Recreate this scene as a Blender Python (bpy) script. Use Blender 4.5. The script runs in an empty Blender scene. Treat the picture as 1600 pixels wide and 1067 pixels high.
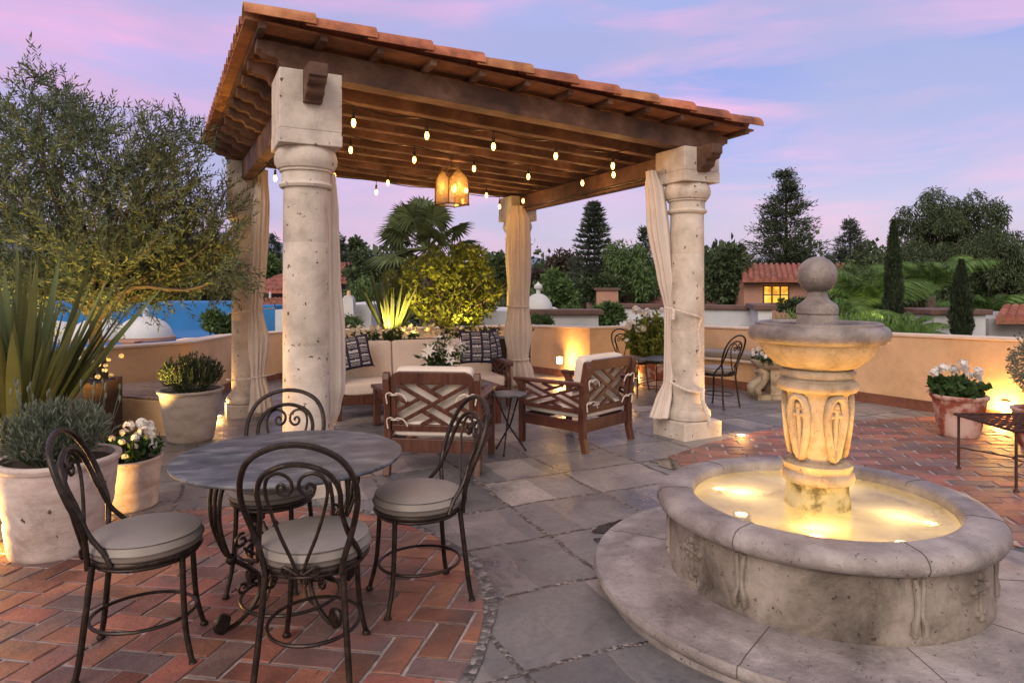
import bpy, math, random
import numpy as np
from mathutils import Vector, Matrix
random.seed(7); np.random.seed(7)
R=math.radians; PI=math.pi
sc=bpy.context.scene; COL=sc.collection
# ------------------------------------------------------------------ camera
F=1030.; HOR=450.; CZ=1.55
cam_d=bpy.data.cameras.new('camera'); cam=bpy.data.objects.new('camera',cam_d); COL.objects.link(cam)
cam.location=(0,0,CZ); cam.rotation_euler=(PI/2,0,0)
cam_d.sensor_width=36; cam_d.lens=F*36/1600; cam_d.shift_x=0; cam_d.shift_y=-(533.5-HOR)/1600
cam_d.clip_start=.05; cam_d.clip_end=9000
sc.camera=cam
# ------------------------------------------------------------------ world: dusk sky with pink streaks
w=bpy.data.worlds.new('World'); sc.world=w; w.use_nodes=True
nt=w.node_tree; nt.nodes.clear()
def N(t,**k):
    n=nt.nodes.new(t)
    for a,b in k.items():
        if a=='i':
            for x,y in b.items(): n.inputs[x].default_value=y
        else: setattr(n,a,b)
    return n
def LK(a,b): nt.links.new(a,b)
def ramp(stops,inp,interp='LINEAR'):
    r=N('ShaderNodeValToRGB'); e=r.color_ramp; e.interpolation=interp
    while len(e.elements)<len(stops): e.elements.new(.5)
    for el,(p,c) in zip(e.elements,stops): el.position=p; el.color=(*c,1) if len(c)==3 else c
    LK(inp,r.inputs[0]); return r.outputs[0]
def S(*c): return tuple(((v/255)/12.92 if v/255<=.04045 else ((v/255+.055)/1.055)**2.4) for v in c)
tc=N('ShaderNodeTexCoord'); sep=N('ShaderNodeSeparateXYZ'); LK(tc.outputs['Generated'],sep.inputs[0])
mp=N('ShaderNodeMapping'); LK(tc.outputs['Generated'],mp.inputs[0]); mp.inputs['Scale'].default_value=(1.3,1.3,7.5); mp.inputs['Rotation'].default_value=(0,R(-5),0)
ns=N('ShaderNodeTexNoise',i={'Scale':1.5,'Detail':7.,'Roughness':.55,'Distortion':.5}); LK(mp.outputs[0],ns.inputs['Vector'])
mp2=N('ShaderNodeMapping'); LK(tc.outputs['Generated'],mp2.inputs[0]); mp2.inputs['Scale'].default_value=(1.,1.,3.6); mp2.inputs['Location'].default_value=(3.1,1.7,.4); mp2.inputs['Rotation'].default_value=(0,R(9),0)
ns2=N('ShaderNodeTexNoise',i={'Scale':1.7,'Detail':5.,'Roughness':.5,'Distortion':.3}); LK(mp2.outputs[0],ns2.inputs['Vector'])
base=ramp([(0,S(204,184,204)),(.07,S(186,166,202)),(.17,S(148,146,204)),(.30,S(116,132,204)),(.50,S(160,170,210)),(.62,S(212,212,224)),(1,S(224,222,226))],sep.outputs['Z'])
# a warmer, pinker west (left of the view), bluer east
ma=N('ShaderNodeMath',operation='MULTIPLY_ADD',i={1:-.8,2:.20}); LK(sep.outputs['X'],ma.inputs[0])
az=N('ShaderNodeClamp'); LK(ma.outputs[0],az.inputs[0])
mx=N('ShaderNodeMixRGB'); LK(az.outputs[0],mx.inputs[0]); LK(base,mx.inputs[1]); mx.inputs[2].default_value=(*S(208,172,212),1)
# pink cloud streaks
m1=ramp([(.46,(0,0,0)),(.60,(1,1,1))],ns.outputs['Fac'])
m3=ramp([(0,(.55,)*3),(.10,(.75,)*3),(.30,(.9,)*3),(.42,(.6,)*3),(.8,(.25,)*3)],sep.outputs['Z'])
mm=N('ShaderNodeMath',operation='MULTIPLY'); LK(m1,mm.inputs[0]); LK(m3,mm.inputs[1])
mx2=N('ShaderNodeMixRGB'); LK(mm.outputs[0],mx2.inputs[0]); LK(mx.outputs[0],mx2.inputs[1]); mx2.inputs[2].default_value=(*S(222,156,196),1)
# soft grey-violet cloud banks
m2=ramp([(.42,(0,0,0)),(.64,(.85,.85,.85))],ns2.outputs['Fac'])
mx3=N('ShaderNodeMixRGB'); LK(m2,mx3.inputs[0]); LK(mx2.outputs[0],mx3.inputs[1]); mx3.inputs[2].default_value=(*S(146,146,190),1)
bg=N('ShaderNodeBackground'); bg.inputs[1].default_value=1.0
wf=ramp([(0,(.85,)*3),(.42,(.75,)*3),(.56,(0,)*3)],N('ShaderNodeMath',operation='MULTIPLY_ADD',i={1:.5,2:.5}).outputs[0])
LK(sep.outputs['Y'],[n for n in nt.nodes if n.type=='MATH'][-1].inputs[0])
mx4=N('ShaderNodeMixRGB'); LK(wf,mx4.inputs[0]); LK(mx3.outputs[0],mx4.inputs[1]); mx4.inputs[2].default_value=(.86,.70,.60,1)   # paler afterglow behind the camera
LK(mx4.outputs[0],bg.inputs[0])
sky=N('ShaderNodeTexSky'); sky.sky_type='NISHITA'; sky.sun_disc=False; sky.sun_elevation=R(4); sky.sun_rotation=R(215)
bg2=N('ShaderNodeBackground'); bg2.inputs[1].default_value=.05; LK(sky.outputs[0],bg2.inputs[0])
ad=N('ShaderNodeAddShader'); LK(bg.outputs[0],ad.inputs[0]); LK(bg2.outputs[0],ad.inputs[1])
ow=N('ShaderNodeOutputWorld'); LK(ad.outputs[0],ow.inputs[0])
# sun: a very soft afterglow from behind the camera, to the left
sl=bpy.data.lights.new('sun','SUN'); sl.energy=1.5; sl.angle=R(35); sl.color=(1,.86,.76)
so=bpy.data.objects.new('sun',sl); COL.objects.link(so); so.rotation_euler=(R(58),0,R(-22))
sc.view_settings.view_transform='Standard'; sc.view_settings.look='None'; sc.view_settings.gamma=1; sc.view_settings.exposure=0.30
sc.cycles.max_bounces=6; sc.cycles.transparent_max_bounces=24; sc.cycles.sample_clamp_indirect=4
sc.cycles.use_denoising=True
# ------------------------------------------------------------------ layout helpers
GA,GB=.028,-.023
def zg(X,Y): return GA*(X-1.85)+GB*(Y-6.97)
def G(px,py,h=0):
    a=(px-800)/F; b=(py-HOR)/F
    Y=(CZ-h+GA*1.85+GB*6.97)/(b+GA*a+GB); return Vector((a*Y,Y,zg(a*Y,Y)+h))
def W(px,py,Y): return Vector(((px-800)/F*Y,Y,CZ-(py-HOR)/F*Y))
# ------------------------------------------------------------------ materials
def mat(name,c,rough=.7,c2=None,scale=8.,bump=0.,bscale=None,metal=0.,c3=None,spec=.5,detail=6.,island=0.,pits=0.,sheen=0,stretch=None,trans=0.,lo=.38,hi=.62,pscale=26.,grey=0,grime=0,gs=1.6):
    global nt
    m=bpy.data.materials.new(name); m.use_nodes=True; nt=m.node_tree; nt.nodes.clear()
    tc=N('ShaderNodeTexCoord'); out=N('ShaderNodeOutputMaterial'); p=N('ShaderNodeBsdfPrincipled')
    vec=tc.outputs['Object']
    if stretch:
        mpn=N('ShaderNodeMapping'); LK(vec,mpn.inputs[0]); mpn.inputs['Scale'].default_value=stretch; vec=mpn.outputs[0]
    n=N('ShaderNodeTexNoise',i={'Scale':scale,'Detail':detail,'Roughness':.6}); LK(vec,n.inputs['Vector'])
    c2=c2 or tuple(v*.75 for v in c)
    st=[(lo,c2),(hi,c)] if not c3 else [(lo-.05,c2),(.5,c),(hi+.05,c3)]
    col=ramp(st,n.outputs['Fac'])
    if island:
        g=N('ShaderNodeNewGeometry'); h=N('ShaderNodeHueSaturation'); LK(col,h.inputs['Color'])
        a=N('ShaderNodeMath',operation='MULTIPLY_ADD',i={1:2*island,2:1-island}); LK(g.outputs['Random Per Island'],a.inputs[0]); LK(a.outputs[0],h.inputs['Value'])
        b=N('ShaderNodeMath',operation='MULTIPLY_ADD',i={1:.022,2:.489}); 
        fr=N('ShaderNodeMath',operation='FRACT'); mu=N('ShaderNodeMath',operation='MULTIPLY',i={1:7.31}); LK(g.outputs['Random Per Island'],mu.inputs[0]); LK(mu.outputs[0],fr.inputs[0]); LK(fr.outputs[0],b.inputs[0]); LK(b.outputs[0],h.inputs['Hue'])
        col=h.outputs[0]
        if grey:
            f3=N('ShaderNodeMath',operation='FRACT'); m3=N('ShaderNodeMath',operation='MULTIPLY',i={1:23.7}); LK(g.outputs['Random Per Island'],m3.inputs[0]); LK(m3.outputs[0],f3.inputs[0])
            gr=ramp([(1-grey-.15,(0,0,0)),(1,(.8,.8,.8))],f3.outputs[0]); mg=N('ShaderNodeMixRGB'); LK(gr,mg.inputs[0]); LK(col,mg.inputs[1]); mg.inputs[2].default_value=(.13,.105,.11,1); col=mg.outputs[0]
    
    if pits:
        v=N('ShaderNodeTexVoronoi',i={'Scale':pscale,'Randomness':1.}); 
        n3=N('ShaderNodeTexNoise',i={'Scale':pscale*1.7,'Detail':2.}); LK(tc.outputs['Object'],n3.inputs['Vector'])
        mixv=N('ShaderNodeMixRGB',i={0:.06}); LK(tc.outputs['Object'],mixv.inputs[1]); LK(n3.outputs['Color'],mixv.inputs[2]); LK(mixv.outputs[0],v.inputs['Vector'])
        # pit size varies from cell to cell, most cells have none
        sp=N('ShaderNodeSeparateColor'); LK(v.outputs['Color'],sp.inputs[0])
        rr=ramp([(1-pits,(0,0,0)),(1,(.34,.34,.34))],sp.outputs[0])
        lt=N('ShaderNodeMath',operation='LESS_THAN'); LK(v.outputs['Distance'],lt.inputs[0]); LK(rr,lt.inputs[1])
        mz=N('ShaderNodeMixRGB'); LK(lt.outputs[0],mz.inputs[0]); LK(col,mz.inputs[1]); mz.inputs[2].default_value=(c[0]*.2,c[1]*.17,c[2]*.15,1); col=mz.outputs[0]
    if grime:
        gn=N('ShaderNodeTexNoise',i={'Scale':gs,'Detail':10.,'Roughness':.72,'Distortion':.8}); LK(tc.outputs['Object'],gn.inputs['Vector'])
        gr_=ramp([(.34,(1-grime,1-grime*1.02,1-grime*1.06)),(.50,(1-grime*.15,)*3),(.66,(1.08,)*3)],gn.outputs['Fac']); gm=N('ShaderNodeMixRGB',blend_type='MULTIPLY',i={0:1.}); LK(col,gm.inputs[1]); LK(gr_,gm.inputs[2]); col=gm.outputs[0]
    LK(col,p.inputs['Base Color'])
    p.inputs['Metallic'].default_value=metal; p.inputs['Specular IOR Level'].default_value=spec
    rn=N('ShaderNodeMath',operation='MULTIPLY_ADD',i={1:.3,2:rough-.15}); LK(n.outputs['Fac'],rn.inputs[0]); LK(rn.outputs[0],p.inputs['Roughness'])
    if sheen: p.inputs['Sheen Weight'].default_value=sheen
    if bump:
        n2=N('ShaderNodeTexNoise',i={'Scale':bscale or scale*3,'Detail':8.,'Roughness':.65}); LK(vec,n2.inputs['Vector'])
        hh=n2.outputs['Fac']
        if pits:
            s=N('ShaderNodeMath',operation='SUBTRACT'); LK(hh,s.inputs[0]); LK(lt.outputs[0],s.inputs[1]); hh=s.outputs[0]
        b=N('ShaderNodeBump',i={'Strength':bump,'Distance':.01}); LK(hh,b.inputs['Height']); LK(b.outputs[0],p.inputs['Normal'])
    if trans:
        t=N('ShaderNodeBsdfTranslucent'); LK(col,t.inputs[0]); ms=N('ShaderNodeMixShader',i={0:trans}); LK(p.outputs[0],ms.inputs[1]); LK(t.outputs[0],ms.inputs[2]); LK(ms.outputs[0],out.inputs[0])
    else: LK(p.outputs[0],out.inputs[0])
    return m
def emat(name,c,s):
    global nt
    m=bpy.data.materials.new(name); m.use_nodes=True; nt=m.node_tree; nt.nodes.clear()
    e=N('ShaderNodeEmission',i={0:(*c,1),1:s}); o=N('ShaderNodeOutputMaterial'); LK(e.outputs[0],o.inputs[0]); return m
def glass(name,c=(1,1,1),k=.12):
    global nt
    m=bpy.data.materials.new(name); m.use_nodes=True; nt=m.node_tree; nt.nodes.clear()
    t=N('ShaderNodeBsdfTransparent',i={0:(*c,1)}); g=N('ShaderNodeBsdfGlossy',i={'Roughness':.04}); fr=N('ShaderNodeFresnel',i={0:1.5})
    a=N('ShaderNodeMath',operation='ADD',i={1:k}); LK(fr.outputs[0],a.inputs[0])
    ms=N('ShaderNodeMixShader'); LK(a.outputs[0],ms.inputs[0]); LK(t.outputs[0],ms.inputs[1]); LK(g.outputs[0],ms.inputs[2])
    o=N('ShaderNodeOutputMaterial'); LK(ms.outputs[0],o.inputs[0]); return m
M={}
M['stone']=mat('cantera_stone',(.56,.50,.44),.85,(.44,.39,.345),5,.5,60,c3=(.64,.58,.52),pits=.24,pscale=24.,grime=.22,gs=2.2)
M['fstone']=mat('fountain_stone',(.21,.178,.152),.75,(.085,.070,.058),3.4,.8,40,c3=(.32,.28,.245),pits=.30,lo=.36,hi=.6,pscale=42.,grime=.68,gs=2.4)
M['fcap']=mat('fountain_cap_stone',(.275,.247,.24),.5,(.165,.142,.136),4,.7,50,c3=(.40,.365,.355),pits=.30,pscale=55.,grime=.38,gs=3.)
M['fwet']=mat('wet_dark_stone',(.20,.17,.155),.38,(.11,.095,.085),9,.6,60,c3=(.29,.25,.23),pits=.2,pscale=60.)
M['fvase']=mat('carved_pale_stone',(.38,.31,.22),.7,(.20,.155,.10),6,.8,50,c3=(.46,.385,.29),pits=.2,pscale=60.,grime=.4,gs=5.)
M['fmoss']=mat('mossy_stone',(.42,.34,.16),.6,(.10,.075,.02),9,.7,50,c3=(.50,.42,.24),lo=.45,hi=.55)
M['wood']=mat('dark_timber',(.105,.050,.032),.7,(.040,.019,.013),3,.8,26,c3=(.20,.115,.08),stretch=(1,1,1),detail=10)
M['teak']=mat('red_brown_furniture_wood',(.075,.025,.016),.38,(.042,.014,.010),5,.12,60,c3=(.105,.038,.024),stretch=(6,1,1))
M['tile']=mat('terracotta_tile',(.34,.12,.055),.8,(.17,.058,.030),5,.6,40,c3=(.44,.19,.10),island=.22,grime=.35,gs=3.)
M['deckt']=mat('flat_terracotta',(.36,.16,.075),.85,(.24,.10,.05),7,.3,40)
M['iron']=mat('wrought_iron',(.026,.018,.015),.38,(.013,.010,.009),30,.15,80,metal=.5,c3=(.05,.032,.024))
M['rustiron']=mat('rusty_iron',(.075,.03,.022),.6,(.04,.018,.014),25,.2,80,metal=.3)
M['cush']=mat('grey_seat_vinyl',(.25,.225,.20),.5,(.20,.178,.16),3,.06,20)
M['pipe']=mat('dark_piping',(.09,.08,.075),.6,None,30)
M['fab']=mat('cream_canvas',(.66,.60,.54),.95,(.60,.545,.49),3,.25,6,sheen=.2)
M['fabb']=mat('warm_cream_canvas',(.60,.52,.46),.95,(.54,.465,.41),3,.2,8,sheen=.2)
M['curt']=mat('curtain_linen',(.70,.62,.56),.95,(.63,.555,.50),3,.3,9,trans=.12)
M['navy']=mat('navy_cotton',(.018,.014,.04),.95,(.012,.010,.03),30,.2,200)
M['white']=mat('white_thread',(.72,.70,.72),.9,(.62,.6,.62),40)
M['slate']=mat('slate_top',(.075,.084,.102),.42,(.036,.041,.052),6,.3,45,c3=(.165,.168,.18),stretch=(1,2.2,1))
M['plaster']=mat('ochre_plaster',(.63,.425,.25),.88,(.52,.34,.19),1.1,.45,22,c3=(.67,.47,.29),grime=.16,gs=.9)
M['cream']=mat('cream_coping',(.66,.54,.44),.85,(.58,.47,.38),4,.2,40)
M['skirt']=mat('red_skirting',(.21,.085,.05),.7,(.14,.055,.035),9,.2)
M['pot']=mat('whitewashed_clay',(.50,.42,.39),.85,(.36,.28,.25),3.2,.5,16,c3=(.57,.50,.47),stretch=(1,1,2.2),pits=.05,grime=.35,gs=4.)
M['potg']=mat('grey_clay',(.36,.33,.32),.85,(.27,.245,.235),4,.5,20,c3=(.42,.39,.38),stretch=(1,1,2.2))
M['pott']=mat('worn_terracotta',(.46,.30,.26),.8,(.24,.062,.035),4.2,.3,30,c3=(.52,.37,.33),lo=.47,hi=.53)
M['soil']=mat('potting_soil',(.05,.035,.025),.95,None,40,.8)
M['dark']=mat('dark_planter_wood',(.06,.032,.024),.6,(.032,.018,.014),6,.3,30,stretch=(1,1,5))
M['slat']=mat('weathered_slat',(.36,.27,.22),.8,(.22,.155,.125),8,.3,40,stretch=(1,6,1))
def leaf(name,c,var=.35,tr=.25,c2=None): return mat(name,c,.6,c2 or tuple(v*.6 for v in c),1.6,island=var,trans=tr,spec=.3)
M['olive']=leaf('olive_leaf',(.125,.165,.09),.5,.2)
M['lav']=leaf('lavender_leaf',(.19,.23,.17),.35,.2)
M['rose']=leaf('rosemary_leaf',(.07,.095,.05),.4,.2)
M['ger']=leaf('geranium_leaf',(.05,.105,.03),.35,.25)
M['phor']=leaf('flax_leaf',(.13,.16,.06),.4,.25,(.09,.12,.05))
M['citrus']=leaf('citrus_leaf',(.20,.24,.045),.4,.35)
M['palm']=leaf('fan_palm_leaf',(.11,.15,.06),.35,.15)
M['fpalm']=leaf('feather_palm_leaf',(.13,.24,.06),.35,.3)
M['pine']=leaf('pine_needle',(.055,.082,.045),.45,.05)
M['pineb']=leaf('blue_pine_needle',(.058,.082,.058),.45,.05)
M['broad']=leaf('broad_leaf',(.062,.095,.042),.45,.12)
M['broadl']=leaf('light_broad_leaf',(.09,.155,.05),.45,.15)
M['brownl']=leaf('brown_leaf',(.075,.06,.045),.45,.15)
M['cyp']=leaf('cypress_leaf',(.034,.055,.028),.45,.05)
M['petal']=mat('white_petal',(.80,.78,.76),.7,(.72,.70,.66),20,trans=.2)
M['petaly']=mat('cream_petal',(.78,.72,.55),.7,(.72,.62,.42),20,trans=.2)
M['bark']=mat('bark',(.10,.075,.055),.9,(.05,.038,.03),9,.6)
M['glass']=glass('clear_glass')
M['lglass']=glass('seeded_lantern_glass',(1,.93,.80),.06)
_n=M['lglass'].node_tree; nt=_n; _o=[n for n in _n.nodes if n.type=='OUTPUT_MATERIAL'][0]; _p=_o.inputs[0].links[0].from_socket
_t=N('ShaderNodeBsdfTranslucent',i={0:(.85,.62,.34,1)}); _m=N('ShaderNodeMixShader',i={0:.10}); LK(_p,_m.inputs[1]); LK(_t.outputs[0],_m.inputs[2]); LK(_m.outputs[0],_o.inputs[0])
M['brass']=mat('aged_brass',(.20,.12,.05),.4,(.10,.06,.03),20,metal=.8)
M['bulb']=emat('filament_glow',(1,.45,.10),11.)
M['bulbc']=emat('candle_bulb_glow',(1,.55,.16),22.)
M['lampw']=emat('wall_lamp_glow',(1,.62,.20),22.)
M['upl']=emat('floor_light_glow',(1,.72,.32),14.)
M['wrust']=mat('pink_plaster',(.40,.23,.17),.9,(.34,.19,.14),2,.2)
M['wwhite']=mat('white_plaster',(.55,.57,.58),.9,(.46,.48,.50),1,.2)
M['wgrey']=mat('grey_plaster',(.36,.36,.36),.9,None,1,.2)
M['wblue']=mat('blue_paint',(.018,.16,.40),.8,(.012,.13,.34),1.2,.2)
M['wbrown']=mat('brown_coping',(.13,.075,.06),.8,None,4,.2)
M['rtile']=mat('red_roof_tile',(.32,.12,.085),.85,(.20,.07,.05),6,.3,island=.2)
M['ropet']=mat('pale_cord',(.66,.58,.52),.9,None,30)
M['litwin']=emat('lit_window_glow',(1,.52,.06),1.25); nt=M['litwin'].node_tree
_t=N('ShaderNodeTexCoord'); _n=N('ShaderNodeTexNoise',i={'Scale':2.2,'Detail':4.}); LK(_t.outputs['Object'],_n.inputs['Vector'])
LK(ramp([(.35,(.55,.22,.02)),(.5,(1,.50,.06)),(.65,(1,.62,.12))],_n.outputs['Fac']),[n for n in nt.nodes if n.type=='EMISSION'][0].inputs[0])

# ------------------------------------------------------------------ mesh builder
class MB:
    def __init__(s): s.v=[]; s.f=[]; s.m=[]; s.mi=0
    def add(s,vs,fs):
        o=len(s.v); s.v+= [tuple(v) for v in vs]; s.f+=[tuple(i+o for i in f) for f in fs]; s.m+=[s.mi]*len(fs); return s
    def box(s,c,size,rz=0,Mx=None):
        x,y,z=[k/2 for k in size]; T=Mx or (Matrix.Translation(Vector(c))@Matrix.Rotation(rz,4,'Z'))
        vs=[T@Vector(p) for p in [(-x,-y,-z),(x,-y,-z),(x,y,-z),(-x,y,-z),(-x,-y,z),(x,-y,z),(x,y,z),(-x,y,z)]]
        return s.add(vs,[(0,3,2,1),(4,5,6,7),(0,1,5,4),(1,2,6,5),(2,3,7,6),(3,0,4,7)])
    def beam(s,a,b,wd,ht,up=Vector((0,0,1))):
        a=Vector(a); b=Vector(b); d=b-a; L=d.length; x=d/L; y=up.cross(x).normalized(); z=x.cross(y)
        T=Matrix(((x[0],y[0],z[0],0),(x[1],y[1],z[1],0),(x[2],y[2],z[2],0),(0,0,0,1)))
        return s.box(0,(L,wd,ht),Mx=Matrix.Translation((a+b)/2)@T)
    def prism(s,poly,o,ux,uy,un,t):
        # poly in (ux,uy), extruded t along un, centred
        o=Vector(o);n=len(poly)
        vs=[o+ux*p[0]+uy*p[1]-un*t/2 for p in poly]+[o+ux*p[0]+uy*p[1]+un*t/2 for p in poly]
        return s.add(vs,[tuple(range(n))[::-1],tuple(range(n,2*n))]+[(i,(i+1)%n,n+(i+1)%n,n+i) for i in range(n)])
    def lathe(s,prof,c=(0,0,0),n=40,wob=0.,seed=0,sx=1,sy=1,caps=True):
        c=Vector(c); vs=[]; rng=random.Random(seed); ph=[rng.uniform(0,6.28) for _ in range(4)]
        for r,z in prof:
            for k in range(n):
                a=2*PI*k/n; q=1+wob*(math.sin(2*a+ph[0]+z*4)+.6*math.sin(3*a+ph[1]-z*7)+.3*math.sin(5*a+ph[2]+z*11))
                vs.append((c[0]+r*q*math.cos(a)*sx,c[1]+r*q*math.sin(a)*sy,c[2]+z))
        fs=[(i*n+k,i*n+(k+1)%n,(i+1)*n+(k+1)%n,(i+1)*n+k) for i in range(len(prof)-1) for k in range(n)]
        if caps and prof[0][0]>1e-4: fs.append(tuple(range(n))[::-1])
        if caps and prof[-1][0]>1e-4: fs.append(tuple((len(prof)-1)*n+k for k in range(n)))
        return s.add(vs,fs)
    def tube(s,pts,r,n=8,closed=False,smooth=0):
        pts=[Vector(p) for p in pts]
        if smooth: pts=catmull(pts,smooth,closed)
        L=len(pts); rs=r if isinstance(r,(list,tuple)) else [r]*L
        if len(rs)!=L: rs=[rs[0]+(rs[-1]-rs[0])*i/(L-1) for i in range(L)]
        vs=[]; prev=None
        for i,p in enumerate(pts):
            if closed: t=pts[(i+1)%L]-pts[i-1]
            else: t=pts[min(i+1,L-1)]-pts[max(i-1,0)]
            if t.length<1e-9: t=Vector((0,0,1))
            t.normalize()
            if prev is None:
                u=t.orthogonal().normalized()
            else:
                u=prev-t*prev.dot(t); u=u.normalized() if u.length>1e-6 else t.orthogonal().normalized()
            prev=u; v=t.cross(u)
            for k in range(n):
                a=2*PI*k/n; vs.append(p+(u*math.cos(a)+v*math.sin(a))*rs[i])
        rng=L if closed else L-1
        fs=[(i*n+k,i*n+(k+1)%n,((i+1)%L)*n+(k+1)%n,((i+1)%L)*n+k) for i in range(rng) for k in range(n)]
        if not closed: fs+=[tuple(range(n))[::-1],tuple((L-1)*n+k for k in range(n))]
        return s.add(vs,fs)
    def ball(s,c,r,n=12,sx=1,sy=1,sz=1):
        m=n//2
        return s.lathe([(max(r*math.sin(PI*i/m),1e-5),-r*sz*math.cos(PI*i/m)) for i in range(m+1)],c,n,sx=sx,sy=sy)
    def build(s,name,m,parent=None,smooth=False,bevel=0,org=None,seg=2,auto=None):
        me=bpy.data.meshes.new(name)
        vs=s.v
        if org is not None: vs=[(a-org[0],b-org[1],c-org[2]) for a,b,c in vs]
        me.from_pydata(vs,[],s.f)
        for k in (m if isinstance(m,(list,tuple)) else [m]): me.materials.append(k)
        if any(s.m): me.polygons.foreach_set('material_index',s.m)
        if smooth: me.polygons.foreach_set('use_smooth',[True]*len(me.polygons))
        me.update()
        if smooth:
            try: me.set_sharp_from_angle(angle=R(auto or 45))
            except Exception: pass
        o=bpy.data.objects.new(name,me); COL.objects.link(o)
        if parent is not None: o.parent=parent
        if bevel:
            b=o.modifiers.new('b','BEVEL'); b.width=bevel; b.segments=seg; b.limit_method='ANGLE'; b.angle_limit=R(40); b.harden_normals=False
        return o
def catmull(P,n,closed=False):
    out=[];L=len(P)
    for i in range(L if closed else L-1):
        p1,p2=P[i],P[(i+1)%L]
        p0=P[i-1] if (closed or i>0) else p1*2-p2
        p3=P[(i+2)%L] if (closed or i+2<L) else p2*2-p1
        for k in range(n):
            t=k/n; out.append(.5*((2*p1)+(p2-p0)*t+(2*p0-5*p1+4*p2-p3)*t*t+(3*p1-p0-3*p2+p3)*t**3))
    if not closed: out.append(P[-1])
    return out
def tag(o,label=None,cat=None,group=None,kind=None):
    if label: o['label']=label
    if cat: o['category']=cat
    if group: o['group']=group
    if kind: o['kind']=kind
    return o
def thing(name,label,cat,loc=(0,0,0),rz=0,group=None):
    o=bpy.data.objects.new(name,None); COL.objects.link(o); o.empty_display_size=.1
    o.location=loc; o.rotation_euler=(0,0,rz); return tag(o,label,cat,group)
def copy_tree(o,parent=None):
    c=o.copy(); COL.objects.link(c); c.parent=parent
    for ch in list(o.children): copy_tree(ch,c)
    return c
def lamp(kind,loc,power,color,parent=None,size=.03,rot=None,spot=None,blend=.6,name='lamp_light'):
    l=bpy.data.lights.new(name,kind); l.energy=power; l.color=color; l.shadow_soft_size=size
    if spot: l.spot_size=R(spot); l.spot_blend=blend
    o=bpy.data.objects.new(name,l); COL.objects.link(o); o.location=loc
    if rot: o.rotation_euler=rot
    if parent is not None: o.parent=parent
    return o
def leaves(name,C,D,L,Wd,m,parent=None,org=None,fold=.0,shape='diamond',bend=0.):
    """many leaf blades: C centres-of-base, D directions, L lengths, Wd widths (numpy)"""
    n=len(C); C=np.asarray(C,float); D=np.asarray(D,float); D/=np.linalg.norm(D,axis=1)[:,None]+1e-9
    rnd=np.random.normal(size=(n,3)); U=np.cross(D,rnd); U/=np.linalg.norm(U,axis=1)[:,None]+1e-9
    V=np.cross(D,U)
    L=np.broadcast_to(np.asarray(L,float),(n,))[:,None]; Wd=np.broadcast_to(np.asarray(Wd,float),(n,))[:,None]
    p0=C; p1=C+D*L*.45+U*Wd*.5+V*Wd*fold; p2=C+D*L+V*L*bend; p3=C+D*L*.45-U*Wd*.5+V*Wd*fold
    vs=np.stack([p0,p1,p2,p3],1).reshape(-1,3)
    if org is not None: vs=vs-np.array(org)
    me=bpy.data.meshes.new(name); me.vertices.add(4*n); me.vertices.foreach_set('co',vs.ravel())
    me.loops.add(4*n); me.loops.foreach_set('vertex_index',np.arange(4*n)); me.polygons.add(n)
    me.polygons.foreach_set('loop_start',np.arange(0,4*n,4)); me.polygons.foreach_set('loop_total',np.full(n,4))
    me.materials.append(m); me.update(calc_edges=True)
    o=bpy.data.objects.new(name,me); COL.objects.link(o)
    if parent is not None: o.parent=parent
    return o
def unit(n):
    d=np.random.normal(size=(n,3)); return d/np.linalg.norm(d,axis=1)[:,None]
#PART2
# ================================================================== setting: ground, paving, walls
WALL=[(-8.6,-6,1.0),(-8.0,2.0,1.0),(-6.5,6.6,1.0),(-5.63,8.65,1.0),(-4.85,9.98,1.0),(-5.28,12.4,1.0),(-4.78,13.8,.985),(-3.4,14.0,.985),(.15,14.1,.97),
      (1.42,12.0,.965),(2.1,12.05,.965),(3.35,11.95,.94),(3.93,10.75,.93),(4.83,8.36,.925),(5.36,6.95,.92),(6.5,4.4,.92),(7.6,1.5,.92),(8.2,-6,.92)]
def offset(path,d):
    out=[]
    for i,p in enumerate(path):
        a=Vector(path[max(i-1,0)][:2]); b=Vector(p[:2]); c=Vector(path[min(i+1,len(path)-1)][:2])
        n1=(b-a) if i>0 else (c-b); n2=(c-b) if i<len(path)-1 else (b-a)
        n1=Vector((-n1.y,n1.x)).normalized(); n2=Vector((-n2.y,n2.x)).normalized()
        n=(n1+n2).normalized(); k=1/max(n.dot(n1),.4)
        out.append((b.x+n.x*d*k,b.y+n.y*d*k,p[2]))
    return out
def strip(path,d0,d1,z0f,z1f):
    A=offset(path,d0); B=offset(path,d1); mb=MB(); n=len(path); vs=[]
    for (ax,ay,h),(bx,by,_) in zip(A,B):
        g=zg(ax,ay); vs+=[(ax,ay,g+z0f(h)),(bx,by,g+z0f(h)),(bx,by,g+z1f(h)),(ax,ay,g+z1f(h))]
    fs=[(4*i+k,4*i+(k+1)%4,4*i+4+(k+1)%4,4*i+4+k) for i in range(n-1) for k in range(4)]+[(0,3,2,1),(4*n-4,4*n-3,4*n-2,4*n-1)]
    return mb.add(vs,fs)
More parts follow.
